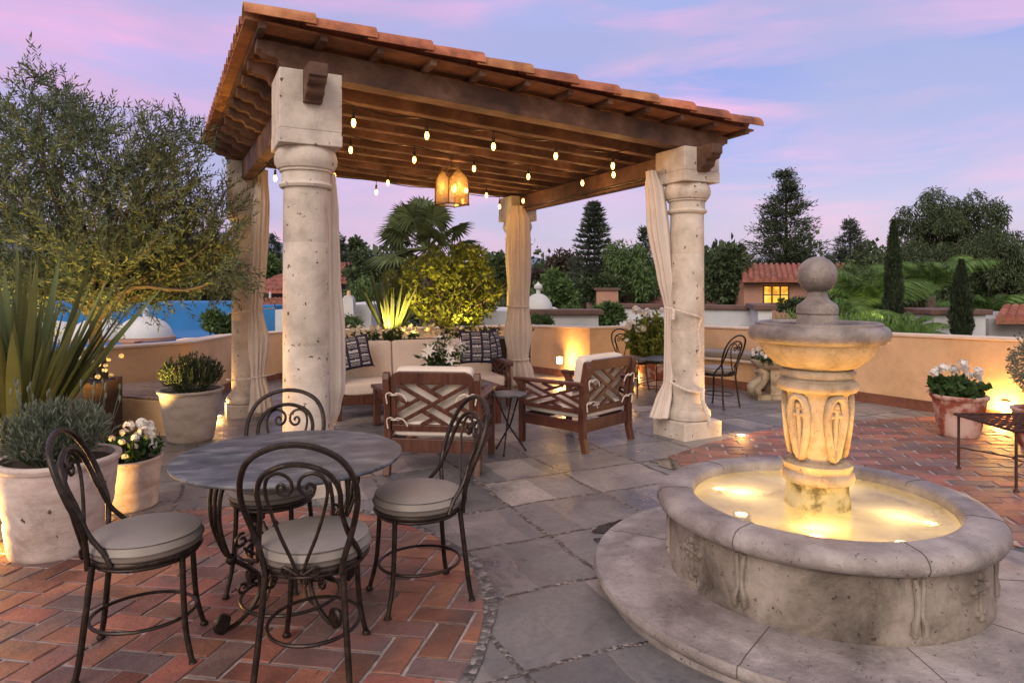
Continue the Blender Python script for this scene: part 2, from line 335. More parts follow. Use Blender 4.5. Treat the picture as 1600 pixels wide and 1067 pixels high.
# stone paving shader: big slabs, thin joints, pebbled strips
def paving_mat():
    global nt
    m=bpy.data.materials.new('stone_paving'); m.use_nodes=True; nt=m.node_tree; nt.nodes.clear()
    tc=N('ShaderNodeTexCoord'); mp=N('ShaderNodeMapping'); LK(tc.outputs['Object'],mp.inputs[0]); mp.inputs['Rotation'].default_value=(0,0,R(-22)); mp.inputs['Location'].default_value=(.42,.22,0)
    nz=N('ShaderNodeTexNoise',i={'Scale':2.2,'Detail':4.}); LK(tc.outputs['Object'],nz.inputs['Vector'])
    wv=N('ShaderNodeMixRGB',blend_type='ADD',i={0:.10}); LK(mp.outputs[0],wv.inputs[1]); LK(nz.outputs['Color'],wv.inputs[2])
    nz2=N('ShaderNodeTexNoise',i={'Scale':22.,'Detail':3.}); LK(tc.outputs['Object'],nz2.inputs['Vector'])
    wv2=N('ShaderNodeMixRGB',blend_type='ADD',i={0:.022}); LK(wv.outputs[0],wv2.inputs[1]); LK(nz2.outputs['Color'],wv2.inputs[2])
    b1=N('ShaderNodeTexBrick',offset=0.,squash=1.,i={'Color1':(.0,.0,.0,1),'Color2':(1,1,1,1),'Mortar':(.5,.5,.5,1),'Scale':1.,'Mortar Size':.017,'Mortar Smooth':.3,'Bias':0.,'Brick Width':.74,'Row Height':.66}); LK(wv2.outputs[0],b1.inputs['Vector'])
    mp3=N('ShaderNodeMapping'); LK(wv.outputs[0],mp3.inputs[0]); mp3.inputs['Location'].default_value=(.0,.0,0)
    b2=N('ShaderNodeTexBrick',offset=.37,i={'Color1':(.0,.0,.0,1),'Color2':(1,1,1,1),'Mortar':(.5,.5,.5,1),'Scale':1.,'Mortar Size':.0045,'Mortar Smooth':.3,'Bias':0.,'Brick Width':.37,'Row Height':.66}); LK(mp3.outputs[0],b2.inputs['Vector'])
    # slab tone
    t=ramp([(0,(.10,.103,.112)),(.35,(.155,.153,.162)),(.7,(.20,.19,.192)),(1,(.27,.25,.247))],b2.outputs['Color'])
    n=N('ShaderNodeTexNoise',i={'Scale':1.6,'Detail':9.,'Roughness':.68,'Distortion':.6}); LK(tc.outputs['Object'],n.inputs['Vector'])
    st=ramp([(.30,(.38,.40,.46)),(.45,(.85,.86,.88)),(.55,(1.05,1.03,1.02)),(.70,(1.6,1.5,1.42))],n.outputs['Fac'])
    mu=N('ShaderNodeMixRGB',blend_type='MULTIPLY',i={0:1.}); LK(t,mu.inputs[1]); LK(st,mu.inputs[2])
    nf=N('ShaderNodeTexNoise',i={'Scale':26.,'Detail':8.,'Roughness':.7}); LK(tc.outputs['Object'],nf.inputs['Vector'])
    sf=ramp([(.3,(.72,.72,.74)),(.52,(1,1,1)),(.75,(1.2,1.18,1.15))],nf.outputs['Fac'])
    mu2=N('ShaderNodeMixRGB',blend_type='MULTIPLY',i={0:.9}); LK(mu.outputs[0],mu2.inputs[1]); LK(sf,mu2.inputs[2])
    mj=N('ShaderNodeMixRGB'); LK(b2.outputs['Fac'],mj.inputs[0]); LK(mu2.outputs[0],mj.inputs[1]); mj.inputs[2].default_value=(.17,.155,.15,1)
    v=N('ShaderNodeTexVoronoi',i={'Scale':46.,'Randomness':.9}); LK(tc.outputs['Object'],v.inputs['Vector'])
    sv=N('ShaderNodeSeparateColor'); LK(v.outputs['Color'],sv.inputs[0])
    pc=ramp([(0,(.04,.038,.04)),(.6,(.09,.083,.083)),(.85,(.18,.165,.16)),(1,(.30,.28,.27))],sv.outputs[0])
    pe=N('ShaderNodeMixRGB'); LK(b1.outputs['Fac'],pe.inputs[0]); LK(mj.outputs[0],pe.inputs[1]); LK(pc,pe.inputs[2])
    p=N('ShaderNodeBsdfPrincipled'); out=N('ShaderNodeOutputMaterial'); LK(pe.outputs[0],p.inputs['Base Color'])
    rr=ramp([(.34,(.22,)*3),(.5,(.5,)*3),(.8,(.72,)*3)],n.outputs['Fac']); LK(rr,p.inputs['Roughness'])
    h=N('ShaderNodeMath',operation='MULTIPLY_ADD',i={1:.5}); LK(nf.outputs['Fac'],h.inputs[0])
    hb=N('ShaderNodeMath',operation='MULTIPLY',i={1:-.9}); LK(b2.outputs['Fac'],hb.inputs[0]); LK(hb.outputs[0],h.inputs[2])
    hv=N('ShaderNodeMath',operation='MULTIPLY',i={1:-3.}); LK(v.outputs['Distance'],hv.inputs[0])
    hm=N('ShaderNodeMath',operation='MULTIPLY'); LK(hv.outputs[0],hm.inputs[0]); LK(b1.outputs['Fac'],hm.inputs[1])
    hs=N('ShaderNodeMath',operation='ADD'); LK(h.outputs[0],hs.inputs[0]); LK(hm.outputs[0],hs.inputs[1])
    hn=N('ShaderNodeMath',operation='MULTIPLY_ADD',i={1:1.6}); LK(n.outputs['Fac'],hn.inputs[0]); LK(hs.outputs[0],hn.inputs[2])
    bp=N('ShaderNodeBump',i={'Strength':.55,'Distance':.012}); LK(hn.outputs[0],bp.inputs['Height']); LK(bp.outputs[0],p.inputs['Normal'])
    LK(p.outputs[0],out.inputs[0]); return m
M['pave']=paving_mat()
M['grout']=mat('pale_grout',(.44,.38,.36),.85,(.22,.19,.185),14,.5,60)
M['brick']=mat('clay_brick',(.25,.095,.062),.55,(.11,.075,.072),2.6,.7,34,c3=(.33,.14,.09),island=.45,grey=.38,grime=.45,gs=2.2,lo=.36,hi=.62,pits=.03)
M['land']=mat('far_ground',(.09,.085,.06),.95,(.05,.06,.03),.05)
g=MB(); g.add([(-4000,-4000,-6),(4000,-4000,-6),(4000,4000,-6),(-4000,4000,-6)],[(0,1,2,3)]); tag(g.build('ground',M['land']),kind='structure')
P0=offset(WALL,.02)
poly=[(x,y,zg(x,y)) for x,y,_ in P0]; n=len(poly)
g=MB(); g.add(poly+[(x,y,-6) for x,y,_ in poly],[tuple(range(n))[::-1]]+[(i,(i+1)%n,n+(i+1)%n,n+i) for i in range(n)])
tag(g.build('terrace_paving',M['pave']),kind='structure')
# bricks
def clip(poly,region):
    out=poly
    m=len(region)
    for i in range(m):
        ax,ay=region[i]; bx,by=region[(i+1)%m]; inp=out; out=[]
        if not inp: return []
        f=lambda p:(bx-ax)*(p[1]-ay)-(by-ay)*(p[0]-ax)
        for j in range(len(inp)):
            p=inp[j]; q=inp[(j+1)%len(inp)]; fp,fq=f(p),f(q)
            if fp>=0: out.append(p)
            if (fp>=0)!=(fq>=0):
                t=fp/(fp-fq); out.append((p[0]+(q[0]-p[0])*t,p[1]+(q[1]-p[1])*t))
    return out
def inset(p,d):
    cx=sum(a for a,b in p)/len(p); cy=sum(b for a,b in p)/len(p); out=[]
    for a,b in p:
        L=math.hypot(a-cx,b-cy) or 1; out.append((a-(a-cx)/L*d,b-(b-cy)/L*d))
    return out
def area(p): return abs(sum(p[i][0]*p[(i+1)%len(p)][1]-p[(i+1)%len(p)][0]*p[i][1] for i in range(len(p))))/2
def brick_field(name,region,cells,rot,cx,cy,gap=.014):
    mb=MB(); c,s=math.cos(rot),math.sin(rot); rng=random.Random(3)
    for (x,y,w_,h_) in cells:
        j=[(rng.uniform(-.004,.004),rng.uniform(-.004,.004)) for _ in range(4)]
        q=[(x+gap/2,y+gap/2),(x+w_-gap/2,y+gap/2),(x+w_-gap/2,y+h_-gap/2),(x+gap/2,y+h_-gap/2)]
        q=[(a+u,b+v) for (a,b),(u,v) in zip(q,j)]
        q=[(cx+a*c-b*s,cy+a*s+b*c) for a,b in q]
        q=clip(q,region)
        if len(q)<3 or area(q)<.0012: continue
        dz=.011+rng.uniform(-.0025,.003); tx,ty=rng.uniform(-.012,.012),rng.uniform(-.012,.012)
        mx_=sum(a for a,b in q)/len(q); my_=sum(b for a,b in q)/len(q)
        top=[(a,b,zg(a,b)+dz+(a-mx_)*tx+(b-my_)*ty) for a,b in inset(q,.006)]
        bot=[(a,b,zg(a,b)+.0045+(dz-.0045)*.35) for a,b in q]; k=len(q)
        mb.add(top+bot,[tuple(range(k))]+[(k+i,k+(i+1)%k,(i+1)%k,i) for i in range(k)])
    return tag(mb.build(name,M['brick']),kind='structure')
def sheet(name,region,m,dz):
    mb=MB(); mb.add([(x,y,zg(x,y)+dz) for x,y in region],[tuple(range(len(region)))]); return tag(mb.build(name,m),kind='structure')
DC=(-1.93,3.02); DR=1.80
disc=[(DC[0]+DR*math.cos(2*PI*k/72)*(1.0),DC[1]+DR*math.sin(2*PI*k/72)) for k in range(72)]
# left field stretches past the frame behind the pots
bw,bh=.285,.1425
cells=[]
for u in range(-32,33):
    for v in range(-16,17):
        x=(u+2*v)*bh; y=(u-2*v)*bh
        cells.append((x,y,bw,bh)); cells.append((x+2*bh,y-bh,bh,bw))
M['pebble']=bpy.data.materials.new('pebble_border'); M['pebble'].use_nodes=True; nt=M['pebble'].node_tree; nt.nodes.clear()
_t=N('ShaderNodeTexCoord'); _v=N('ShaderNodeTexVoronoi',i={'Scale':34.,'Randomness':1.}); LK(_t.outputs['Object'],_v.inputs['Vector']); _s=N('ShaderNodeSeparateColor'); LK(_v.outputs['Color'],_s.inputs[0])
_p=N('ShaderNodeBsdfPrincipled',i={'Roughness':.6}); LK(ramp([(0,(.05,.048,.05)),(.6,(.11,.10,.10)),(1,(.28,.26,.25))],_s.outputs[0]),_p.inputs['Base Color'])
_b=N('ShaderNodeBump',i={'Strength':.9,'Distance':.02}); _b.invert=True; LK(_v.outputs['Distance'],_b.inputs['Height']); LK(_b.outputs[0],_p.inputs['Normal']); _o=N('ShaderNodeOutputMaterial'); LK(_p.outputs[0],_o.inputs[0])
mb=MB(); vs=[]
for k in range(96):
    a=2*PI*k/96
    for r in (DR-.002,DR+.055+.012*math.sin(7*a)+.008*math.sin(19*a)): x,y=DC[0]+r*math.cos(a),DC[1]+r*math.sin(a); vs.append((x,y,zg(x,y)+.0075))
mb.add(vs,[(2*k,2*k+1,(2*k+3)%192,(2*k+2)%192) for k in range(96)]); tag(mb.build('pebble_border_path',M['pebble']),kind='structure')
sheet('brick_bedding_disc',disc,M['grout'],.004)
brick_field('brick_paving_disc',disc,cells,R(-12),DC[0],DC[1])
RB=[(1.42,6.0),(1.5,5.2),(2.0,4.4),(2.7,3.75),(3.4,3.35),(7.0,2.4),(6.6,4.1),(5.25,7.0),(4.95,7.55),(4.5,7.68),(3.6,7.45),(2.75,7.09),(2.05,6.6)]
RBc=[p for p in RB]
# convex pieces of the right-hand field
H1=[(1.42,6.0),(1.5,5.2),(2.0,4.4),(2.7,3.75),(3.4,3.35),(7.0,2.4),(6.6,4.1),(5.25,7.0),(4.95,7.55),(3.6,7.45),(2.75,7.09),(2.05,6.6)]
rows=[]
for r_ in range(-30,40):
    for q_ in range(-20,30): rows.append((q_*.30+(.145 if r_%2 else 0),r_*.145,.29,.145))
def ccw(p): 
    a=sum(p[i][0]*p[(i+1)%len(p)][1]-p[(i+1)%len(p)][0]*p[i][1] for i in range(len(p))); return p if a>0 else p[::-1]
sheet('brick_bedding_right',ccw(H1),M['grout'],.004)
brick_field('brick_paving_right',ccw(H1),rows,R(-12),3.5,6.0)
# puddles left by the fountain
M['wet']=mat('puddle_water',(.045,.04,.04),.09,(.03,.028,.028),3,0,spec=.8)
def blob(cx,cy,rx,ry,rot,seed):
    rng=random.Random(seed); ph=[rng.uniform(0,6.28) for _ in range(4)]; out=[]
    for k in range(48):
        a=2*PI*k/48; q=1+.22*math.sin(2*a+ph[0])+.16*math.sin(3*a+ph[1])+.10*math.sin(5*a+ph[2])+.06*math.sin(9*a+ph[3])
        x,y=rx*q*math.cos(a),ry*q*math.sin(a); out.append((cx+x*math.cos(rot)-y*math.sin(rot),cy+x*math.sin(rot)+y*math.cos(rot)))
    return out
for k,(px,py,rx,ry) in enumerate([(1066,722,.26,.22),(968,822,.16,.09),(955,845,.07,.10)]):
    p=G(px,py); tag(sheet('puddle',blob(p.x,p.y,rx,ry,.4*k,k+2),M['wet'],.0065+.001*k),kind='stuff')
# ---- parapet wall
pw=thing('parapet_wall','low ochre plastered parapet wall with pale coping curving round the terrace','wall',(0,0,0))
strip(WALL,0,.24,lambda h:-.1,lambda h:h-.035).build('wall_body',M['plaster'],pw,bevel=.01)
strip(WALL,-.02,.27,lambda h:h-.035,lambda h:h).build('coping',M['cream'],pw,bevel=.008)
strip(WALL,-.022,.0,lambda h:-.05,lambda h:.13).build('skirting',M['skirt'],pw,bevel=.004)
# ================================================================== pergola
A_=Vector((-1.63,5.22)); B_=Vector((1.85,6.97)); C_=Vector((-3.68,9.10)); D_=Vector((.09,10.87))
E1=(B_-A_).normalized(); E2=(C_-A_).normalized()
def PP(s,t): return (A_*(1-s)+B_*s)*(1-t)+(C_*(1-s)+D_*s)*t
def ZB(s,t): return (3.20*(1-s)+2.99*s)*(1-t)+(3.26*(1-s)+3.03*s)*t       # underside of the rafters
def P3(s,t,dz=0): p=PP(s,t); return Vector((p.x,p.y,ZB(s,t)+dz))
pc=PP(.5,.5); PO=(pc.x,pc.y,zg(*pc))
pg=thing('pergola','tiled timber pergola on four round stone columns','pergola',PO)
ZC=2.64
for nm,P_ in (('A',A_),('B',B_),('C',C_),('D',D_)):
    z0=zg(*P_)
    s_,t_={'A':(0,0),'B':(1,0),'C':(0,1),'D':(1,1)}[nm]; zt=ZB(s_,t_)
    ang=math.atan2(E1.y,E1.x); c0=(P_.x,P_.y,0)
    # shaft and its mouldings
    b=z0+.175
    prof=[(.178,b+.16),(.178,b+.30),(.176,1.1),(.1755,1.105),(.1775,1.11),(.174,1.9),(.1735,1.905),(.1755,1.91),(.172,2.33)]
    col=MB().lathe(prof,c0,48).build('column',M['stone'],pg,True,org=PO)
    MB().lathe([(.20,b),(.232,b+.012),(.246,b+.05),(.238,b+.095),(.212,b+.115),(.212,b+.128),(.196,b+.135),(.196,b+.155),(.178,b+.16)],c0,48).build('base_moulding',M['stone'],col,True,org=PO)
    MB().lathe([(.172,2.328),(.196,2.333),(.206,2.352),(.196,2.372),(.184,2.378),(.184,2.452),(.202,2.458),(.202,2.476),(.216,2.48),(.238,2.52),(.242,2.56),(.232,2.60),(.21,ZC+.005)],c0,48).build('capital',M['stone'],col,True,org=PO)
    MB().box((P_.x,P_.y,(z0-.05+b+.002)/2),(.50,.50,b-z0+.05),ang).build('plinth',M['stone'],col,bevel=.012,org=PO)
    MB().box((P_.x,P_.y,ZC+.055),(.47,.47,.11),ang).build('lower_block',M['stone'],col,bevel=.006,org=PO)
    MB().box((P_.x,P_.y,(ZC+.11+zt)/2),(.464,.464,zt-ZC-.11),ang).build('upper_block',M['stone'],col,bevel=.008,org=PO)
# girders along the two sides, with curved ends
def scroll(L,h,e=.30,steps=True):
    # side profile of a beam with ogee cut ends, from 0..L, z 0..h
    l=[(0,h),(0,h*.62),(e*.10,h*.60),(e*.14,h*.50),(e*.22,h*.44),(e*.40,h*.42),(e*.48,h*.36),(e*.50,h*.24),(e*.56,h*.16),(e*.72,h*.12),(e*.80,h*.06),(e*.82,0)]
    r=[(L-a,z) for a,z in l][::-1]
    return l+r
Zu=Vector((0,0,1))
def carved(a,b,h,t,e):
    a=Vector(a); b=Vector(b); d=b-a; L=d.length; ux=d/L; un=ux.cross(Zu).normalized(); uy=un.cross(ux)
    if uy.z<0: uy=-uy
    return MB().prism(scroll(L,h,e),a,ux,uy,un,t)
for s_ in (0,1):
    dz=-.25
    carved(P3(s_,-.108,dz),P3(s_,1.06,dz),.248,.135,.22).build('girder',M['wood'],pg,bevel=.006,org=PO)
TS=[-.012]+[.105+.099*k for k in range(9)]+[1.015]
for k,t in enumerate(TS):
    wd=.15 if k==0 else .10
    carved(P3(-.10,t,.001),P3(1.115,t,.001),.20,wd,.34).build('rafter',M['wood'],pg,bevel=.006,org=PO)
# lower plank under the front rafter, as seen from the drive side
carved(P3(-.055,-.012,-.001)+Vector((0,0,-.0)),P3(1.06,-.012,-.001),.001+.058,.168,.05).build('front_fillet',M['wood'],pg,bevel=.004,org=PO)
S0,S1,T0,T1=-.125,1.165,-.088,1.075
nb=12
for k in range(nb):
    s=S0+.03+(S1-S0-.06)*k/(nb-1)
    MB().beam(P3(s,T0+.006,.201+.024),P3(s,T1,.201+.024),.055,.046).build('batten',M['wood'],pg,bevel=.004,org=PO)
nn=lambda s,t,dz:P3(s,t,dz)
d=MB(); q=[(S0,T0+.012),(S1,T0+.012),(S1,T1),(S0,T1)]
d.add([nn(s,t,.250) for s,t in q]+[nn(s,t,.268) for s,t in q],[(3,2,1,0),(4,5,6,7),(0,1,5,4),(1,2,6,5),(2,3,7,6),(3,0,4,7)]).build('roof_deck',M['deckt'],pg,org=PO)
tl=MB(); NR=25; NT=11; rng=random.Random(5)
for r_ in range(NR):
    t=T0+(.018 if r_ else .012)+(T1-T0-.02)*r_/(NR-1)
    for k in range(NT):
        sa=S0+(S1-S0)*k/NT-(.012 if k else .004); sb=S0+(S1-S0)*(k+1)/NT+.006
        j=rng.uniform(-.004,.004)
        a=P3(sa,t,.274+j); b=P3(sb,t,.288+j+.006)
        dx=(b-a).normalized(); n_=dx.cross(Zu).normalized(); up=n_.cross(dx); up=up if up.z>0 else -up
        ra,rb=(.083,.100) if r_ else (.098,.114); vs=[]
        for (c_,r0) in ((a,ra),(b,rb)):
            for rr in (r0,r0-.014):
                for i in range(9):
                    an=PI*i/8; vs.append(c_+n_*(rr*math.cos(an)*1.02)+up*(rr*math.sin(an)-.012))
        fs=[(i,i+1,19+i-0,18+i) for i in range(8)]
        fs+=[(9+i+1,9+i,27+i,27+i+1) for i in range(8)]
        fs+=[(i+1,i,9+i,9+i+1) for i in range(8)]+[(18+i,18+i+1,27+i+1,27+i) for i in range(8)]
        fs+=[(0,18,27,9),(8,17,35,26)]
        tl.add(vs,fs)
tl.build('barrel_tiles',M['tile'],pg,True,org=PO)
# ================================================================== curtains
def curtain(label,secs,ties,org,folds=9,amp=.22,extra=None,seed=1,up_to=None):
    """secs: (x,y,z,rx,ry,phase) from top to floor"""
    root=thing('curtain',label,'curtain',org,group='linen curtains tied to the pergola columns')
    rng=random.Random(seed); nk=folds*10; phs=[rng.uniform(0,6.28) for _ in range(6)]
    # interpolate
    S_=[Vector(s[:3]) for s in secs]; fine=[]
    for i in range(len(secs)-1):
        for k in range(8):
            u=k/8; u2=u*u*(3-2*u); a,b=secs[i],secs[i+1]; fine.append([a[j]+(b[j]-a[j])*(u2 if j in(3,4) else u) for j in range(5)])
    fine.append(list(secs[-1][:5])); vs=[]
    for i,(x,y,z,rx,ry) in enumerate(fine):
        for k in range(nk):
            a=2*PI*k/nk
            w_=1+amp*(math.sin(folds*a+phs[0]+.5*math.sin(z*2.1+phs[1]))*.65+.35*math.sin((folds*2-3)*a+phs[2]+z*.8)+.25*math.sin(3*a+phs[3]+z*1.7))
            vs.append((x+rx*w_*math.cos(a),y+ry*w_*math.sin(a),z))
    L=len(fine)
    mb=MB(); mb.add(vs,[(i*nk+k,i*nk+(k+1)%nk,(i+1)*nk+(k+1)%nk,(i+1)*nk+k) for i in range(L-1) for k in range(nk)]+[tuple(range(nk)),tuple((L-1)*nk+k for k in range(nk))[::-1]])
    mb.build('cloth',M['curt'],root,True,org=org,auto=80)
    for pts,r in ties:
        MB().tube(pts,r,6,smooth=4).build('tie',M['ropet'],root,True,org=org)
    return root
def pz(px,py,Y): return W(px,py,Y)
def ring(cx,cy,z,r,a0=0,a1=360,tilt=0,n=14,ry=None):
    return [Vector((cx+r*math.cos(R(a0+(a1-a0)*k/n)),cy+(ry or r)*math.sin(R(a0+(a1-a0)*k/n)),z+tilt*math.cos(R(a0+(a1-a0)*k/n)))) for k in range(n+1)]
# column A: hangs down its right side
Y=5.40; s=Y/F
def cs(px,py,Y,wpx,dep=.1): p=W(px,py,Y); return (p.x,p.y,p.z,wpx*Y/F/2,dep)
curtain('cream linen curtain hanging down the right side of the large front left column',
  [cs(516,272,5.45,14,.06),cs(519,330,5.45,17,.07),cs(519,430,5.45,22,.08),cs(520,520,5.45,34,.1),cs(521,600,5.45,34,.11),cs(520,640,5.45,22,.08),cs(513,676,5.45,10,.04)],
  [],(-1.45,5.45,0),folds=8,amp=.24,seed=3)
curtain('peach lit linen curtain tied twice beside the rear left column behind the potted rosemary',
  [cs(410,266,8.75,14,.07),cs(408,330,8.75,22,.1),cs(405,400,8.75,22,.1),cs(400,484,8.75,17,.08),cs(404,530,8.75,27,.12),cs(403,588,8.75,18,.09),cs(407,620,8.75,27,.12),cs(407,642,8.75,33,.13)],
  [(ring(-3.52,8.95,W(396,486,8.75).z,.30,a0=190,a1=370,tilt=.03),.008),(ring(-3.52,8.92,W(399,590,8.75).z,.31,a0=190,a1=370,tilt=.03),.010)],(-3.4,8.75,0),folds=11,amp=.20,seed=5)
curtain('cream linen curtain bunched in front of the rear right column behind the armchairs',
  [cs(808,322,10.45,20,.08),cs(810,345,10.45,32,.12),cs(809,400,10.45,35,.15),cs(810,478,10.45,28,.11),cs(809,520,10.45,37,.16),cs(810,560,10.45,28,.11),cs(812,580,10.45,38,.15),cs(812,600,10.45,42,.16)],
  [(ring(.10,10.45,W(810,479,10.45).z,.17,n=16),.012),(ring(.10,10.45,W(810,561,10.45).z,.17,n=16),.012)],(.1,10.45,0),folds=12,amp=.20,seed=8)
curtain('cream linen curtain pulled against the front right column next to the fountain',
  [cs(1017,268,7.0,14,.08),cs(1024,300,7.0,26,.1),cs(1030,360,7.0,30,.1),cs(1040,430,7.0,22,.08),cs(1047,482,7.0,14,.06),cs(1046,540,7.0,13,.05),cs(1044,596,6.95,12,.05),cs(1037,625,6.9,22,.07),cs(1030,652,6.82,26,.08)],
  [([W(1040,481,6.8),W(1052,483,6.76),W(1072,489,6.74),W(1092,495,6.78),W(1097,500,6.86)],.009),
   ([W(1046,596,6.8),W(1058,603,6.76),W(1075,610,6.74),W(1092,612,6.78),W(1099,608,6.86)],.014),
   ([W(1096,499,6.78),W(1091,515,6.77),W(1092,530,6.77),W(1094,546,6.77),W(1091,558,6.77)],.011),
   ([W(1099,607,6.76),W(1097,622,6.72),W(1103,642,6.69),W(1108,656,6.66),W(1109,668,6.66)],.02),
   ([W(1053,483,6.76),W(1051,499,6.75)],.022)],(1.7,6.9,0),folds=8,amp=.22,seed=11)
# curtain rods
for a,b in ((P3(1,.06,-.21)+Vector((-.12,0,0)),P3(1,.95,-.21)+Vector((-.12,0,0))),(P3(0,.06,-.21)+Vector((.12,0,0)),P3(0,.95,-.21)+Vector((.12,0,0)))):
    MB().tube([a,b],.011,8).build('curtain_rod',M['iron'],pg,True,org=PO)
# ================================================================== string lights and lantern
strings=[
 ('front',[(552.5,188.6),(667,208.7),(771,226),(868.4,241),(957.5,256.5)],2.95,2.85,(527,172),(1000,250)),
 ('second',[(548,231.5),(647.4,247),(740.7,261),(825.5,273.7),(910,283.8),(958.7,270.5)],2.95,2.86,(524,215),(1004,262)),
 ('third',[(522.6,272.8),(606,283.5),(694,291),(760,303.3),(817.4,312)],2.95,2.87,None,None),
 ('rear',[(430,276),(588,298),(663,300),(780.6,321)],2.80,2.80,None,None)]
names={'front':'front string of warm bulbs nearest the tiled eave','second':'second string of warm bulbs from the front, above the lantern','third':'third string of warm bulbs from the front, behind the lantern','rear':'rear string of warm bulbs hanging lowest against the sky'}
for nm,pts,za,zb,_,_2 in strings:
    ps=[]
    for i,(px,py) in enumerate(pts):
        z=za+(zb-za)*i/(len(pts)-1); Y=F*(z-CZ)/(HOR-py); ps.append(Vector(((px-800)/F*Y,Y,z)))
    if nm=='third': ps[2]=(ps[1]+ps[3])/2; 
    if nm=='rear': ps[2]=(ps[1]+ps[3])/2+Vector((0,0,.02))
    root=thing('string_light',names[nm],'string lights',ps[0],group='bulb strings under the pergola roof')
    org=ps[0]; cord=[]; hang=.125
    for i,p in enumerate(ps):
        cord.append(p+Vector((0,0,hang)))
        if i<len(ps)-1: cord.append((p+ps[i+1])/2+Vector((0,0,hang-.03)))
    a=cord[0]-Vector((E1.x,E1.y,0))*.22+Vector((0,0,.06)); b=cord[-1]+Vector((E1.x,E1.y,0))*.22+Vector((0,0,.05))
    MB().tube([a]+cord+[b],.0055,5,smooth=3).build('cord',M['iron'],root,True,org=org)
    for p in ps:
        MB().lathe([(.004,hang),(.004,.075),(.013,.07),(.0145,.02),(.011,.012)],p,10).build('socket',M['iron'],root,True,org=org)
        MB().lathe([(.009,.016),(.016,-.002),(.0195,-.020),(.017,-.038),(.009,-.054),(.0005,-.058)],p,12).build('bulb',M['bulb'],root,True,org=org)
        lamp('POINT',(p-org)+Vector((0,0,-.09)),2.7 if nm!='rear' else 1.6,(1,.50,.17),root,.03)
# lantern
Lp=Vector((-.733,8.03,0)); LZ=2.56
lt=thing('lantern','square brass and glass lantern with gabled panes hanging under the pergola','lantern',(Lp.x,Lp.y,LZ),R(45-5))
hw=.145; z1=.30; zp=.43
fr=MB()
for i in range(4):
    a=PI/4+i*PI/2; b=a+PI/2; r=hw*math.sqrt(2)
    pa=Vector((r*math.cos(a),r*math.sin(a),0)); pb=Vector((r*math.cos(b),r*math.sin(b),0)); up=Vector((0,0,z1)); mid=(pa+pb)/2+Vector((0,0,zp))
    for q0,q1 in ((pa,pb),(pa,pa+up),(pa+up,mid),(pb+up,mid)): fr.tube([q0,q1],.0075,6)
    fr.ball(pa,.014,8); fr.tube([mid,Vector((0,0,zp+.02))],.006,6)
fr.build('brass_frame',M['brass'],lt,True)
gl=MB()
for i in range(4):
    a=PI/4+i*PI/2; b=a+PI/2; r=hw*math.sqrt(2)*.985
    pa=Vector((r*math.cos(a),r*math.sin(a),.006)); pb=Vector((r*math.cos(b),r*math.sin(b),.006)); up=Vector((0,0,z1)); mid=(pa+pb)/2+Vector((0,0,zp-.006))
    nrm=((pa+pb)/2); nrm.z=0; nrm.normalize(); nrm*=-.004
    vs=[pa,pb,pb+up,mid,pa+up]; vs=vs+[v+nrm for v in vs]
    gl.add(vs,[(0,1,2,3,4),(9,8,7,6,5)]+[(k,5+k,5+(k+1)%5,(k+1)%5) for k in range(5)])
gl.build('glass_pane',M['lglass'],lt)
MB().lathe([(.055,.60),(.06,.615),(.02,.63),(.006,.64)][::-1],(0,0,0),16).build('ceiling_cap',M['brass'],lt,True)
MB().tube([(0,0,zp+.0),(0,0,.62)],.007,6).ball((0,0,zp+.04),.022,10).build('hanging_rod',M['brass'],lt,True)
cl=MB(); cl.tube([(0,0,zp),(0,0,.10)],.006,6)
for i in range(3):
    a=2*PI*i/3+.5; cl.tube([(0,0,.10),(.04*math.cos(a),.04*math.sin(a),.09),(.075*math.cos(a),.075*math.sin(a),.11),(.075*math.cos(a),.075*math.sin(a),.17)],.005,6,smooth=3)
    MB().lathe([(.009,.17),(.013,.19),(.010,.215),(.0005,.235)],(.075*math.cos(a),.075*math.sin(a),0),10).build('candle_bulb',M['bulbc'],lt,True)
    lamp('POINT',(.05*math.cos(a),.05*math.sin(a),.2),4.5,(1,.56,.22),lt,.03)
cl.build('candle_arms',M['brass'],lt,True)
#PART3
# ================================================================== fountain
FC=Vector((1.50,3.24,0)); fz=zg(FC.x,FC.y)
ft=thing('fountain','round cantera stone fountain with a lit pool, carved pedestal, bowl and ball finial','fountain',(FC.x,FC.y,fz))
FO=(FC.x,FC.y,fz); st=.185
zs=.175   # top of the step
def L3(prof,m,name,parent=ft,n=72,**k): return MB().lathe([(r,z-fz) for r,z in prof],(0,0,0),n,**k).build(name,m,parent,True,auto=50)
L3([(1.0,fz-.06),(1.045,fz+.0),(1.04,fz+.028),(1.062,fz+.036),(1.082,fz+.055),(1.088,fz+.075),(1.08,fz+.098),(1.05,zs-.008),(1.0,zs),(.5,zs)],M['fcap'],'step',caps=False)
# pool wall, carved panels
wall=L3([(.712,zs-.01),(.712,zs+.03),(.702,zs+.04),(.700,.43),(.712,.44),(.716,.462),(.60,.462)],M['fstone'],'pool_wall',n=96,caps=False)
L3([(.60,.30),(.60,.47)][::-1],M['fstone'],'inner_wall',caps=False)
rim=L3([(.585,.44),(.585,.512),(.597,.533),(.62,.540),(.71,.538),(.742,.530),(.762,.508),(.768,.485),(.758,.462),(.735,.450),(.70,.452),(.585,.452)],M['fcap'],'pool_rim',n=96,caps=False)
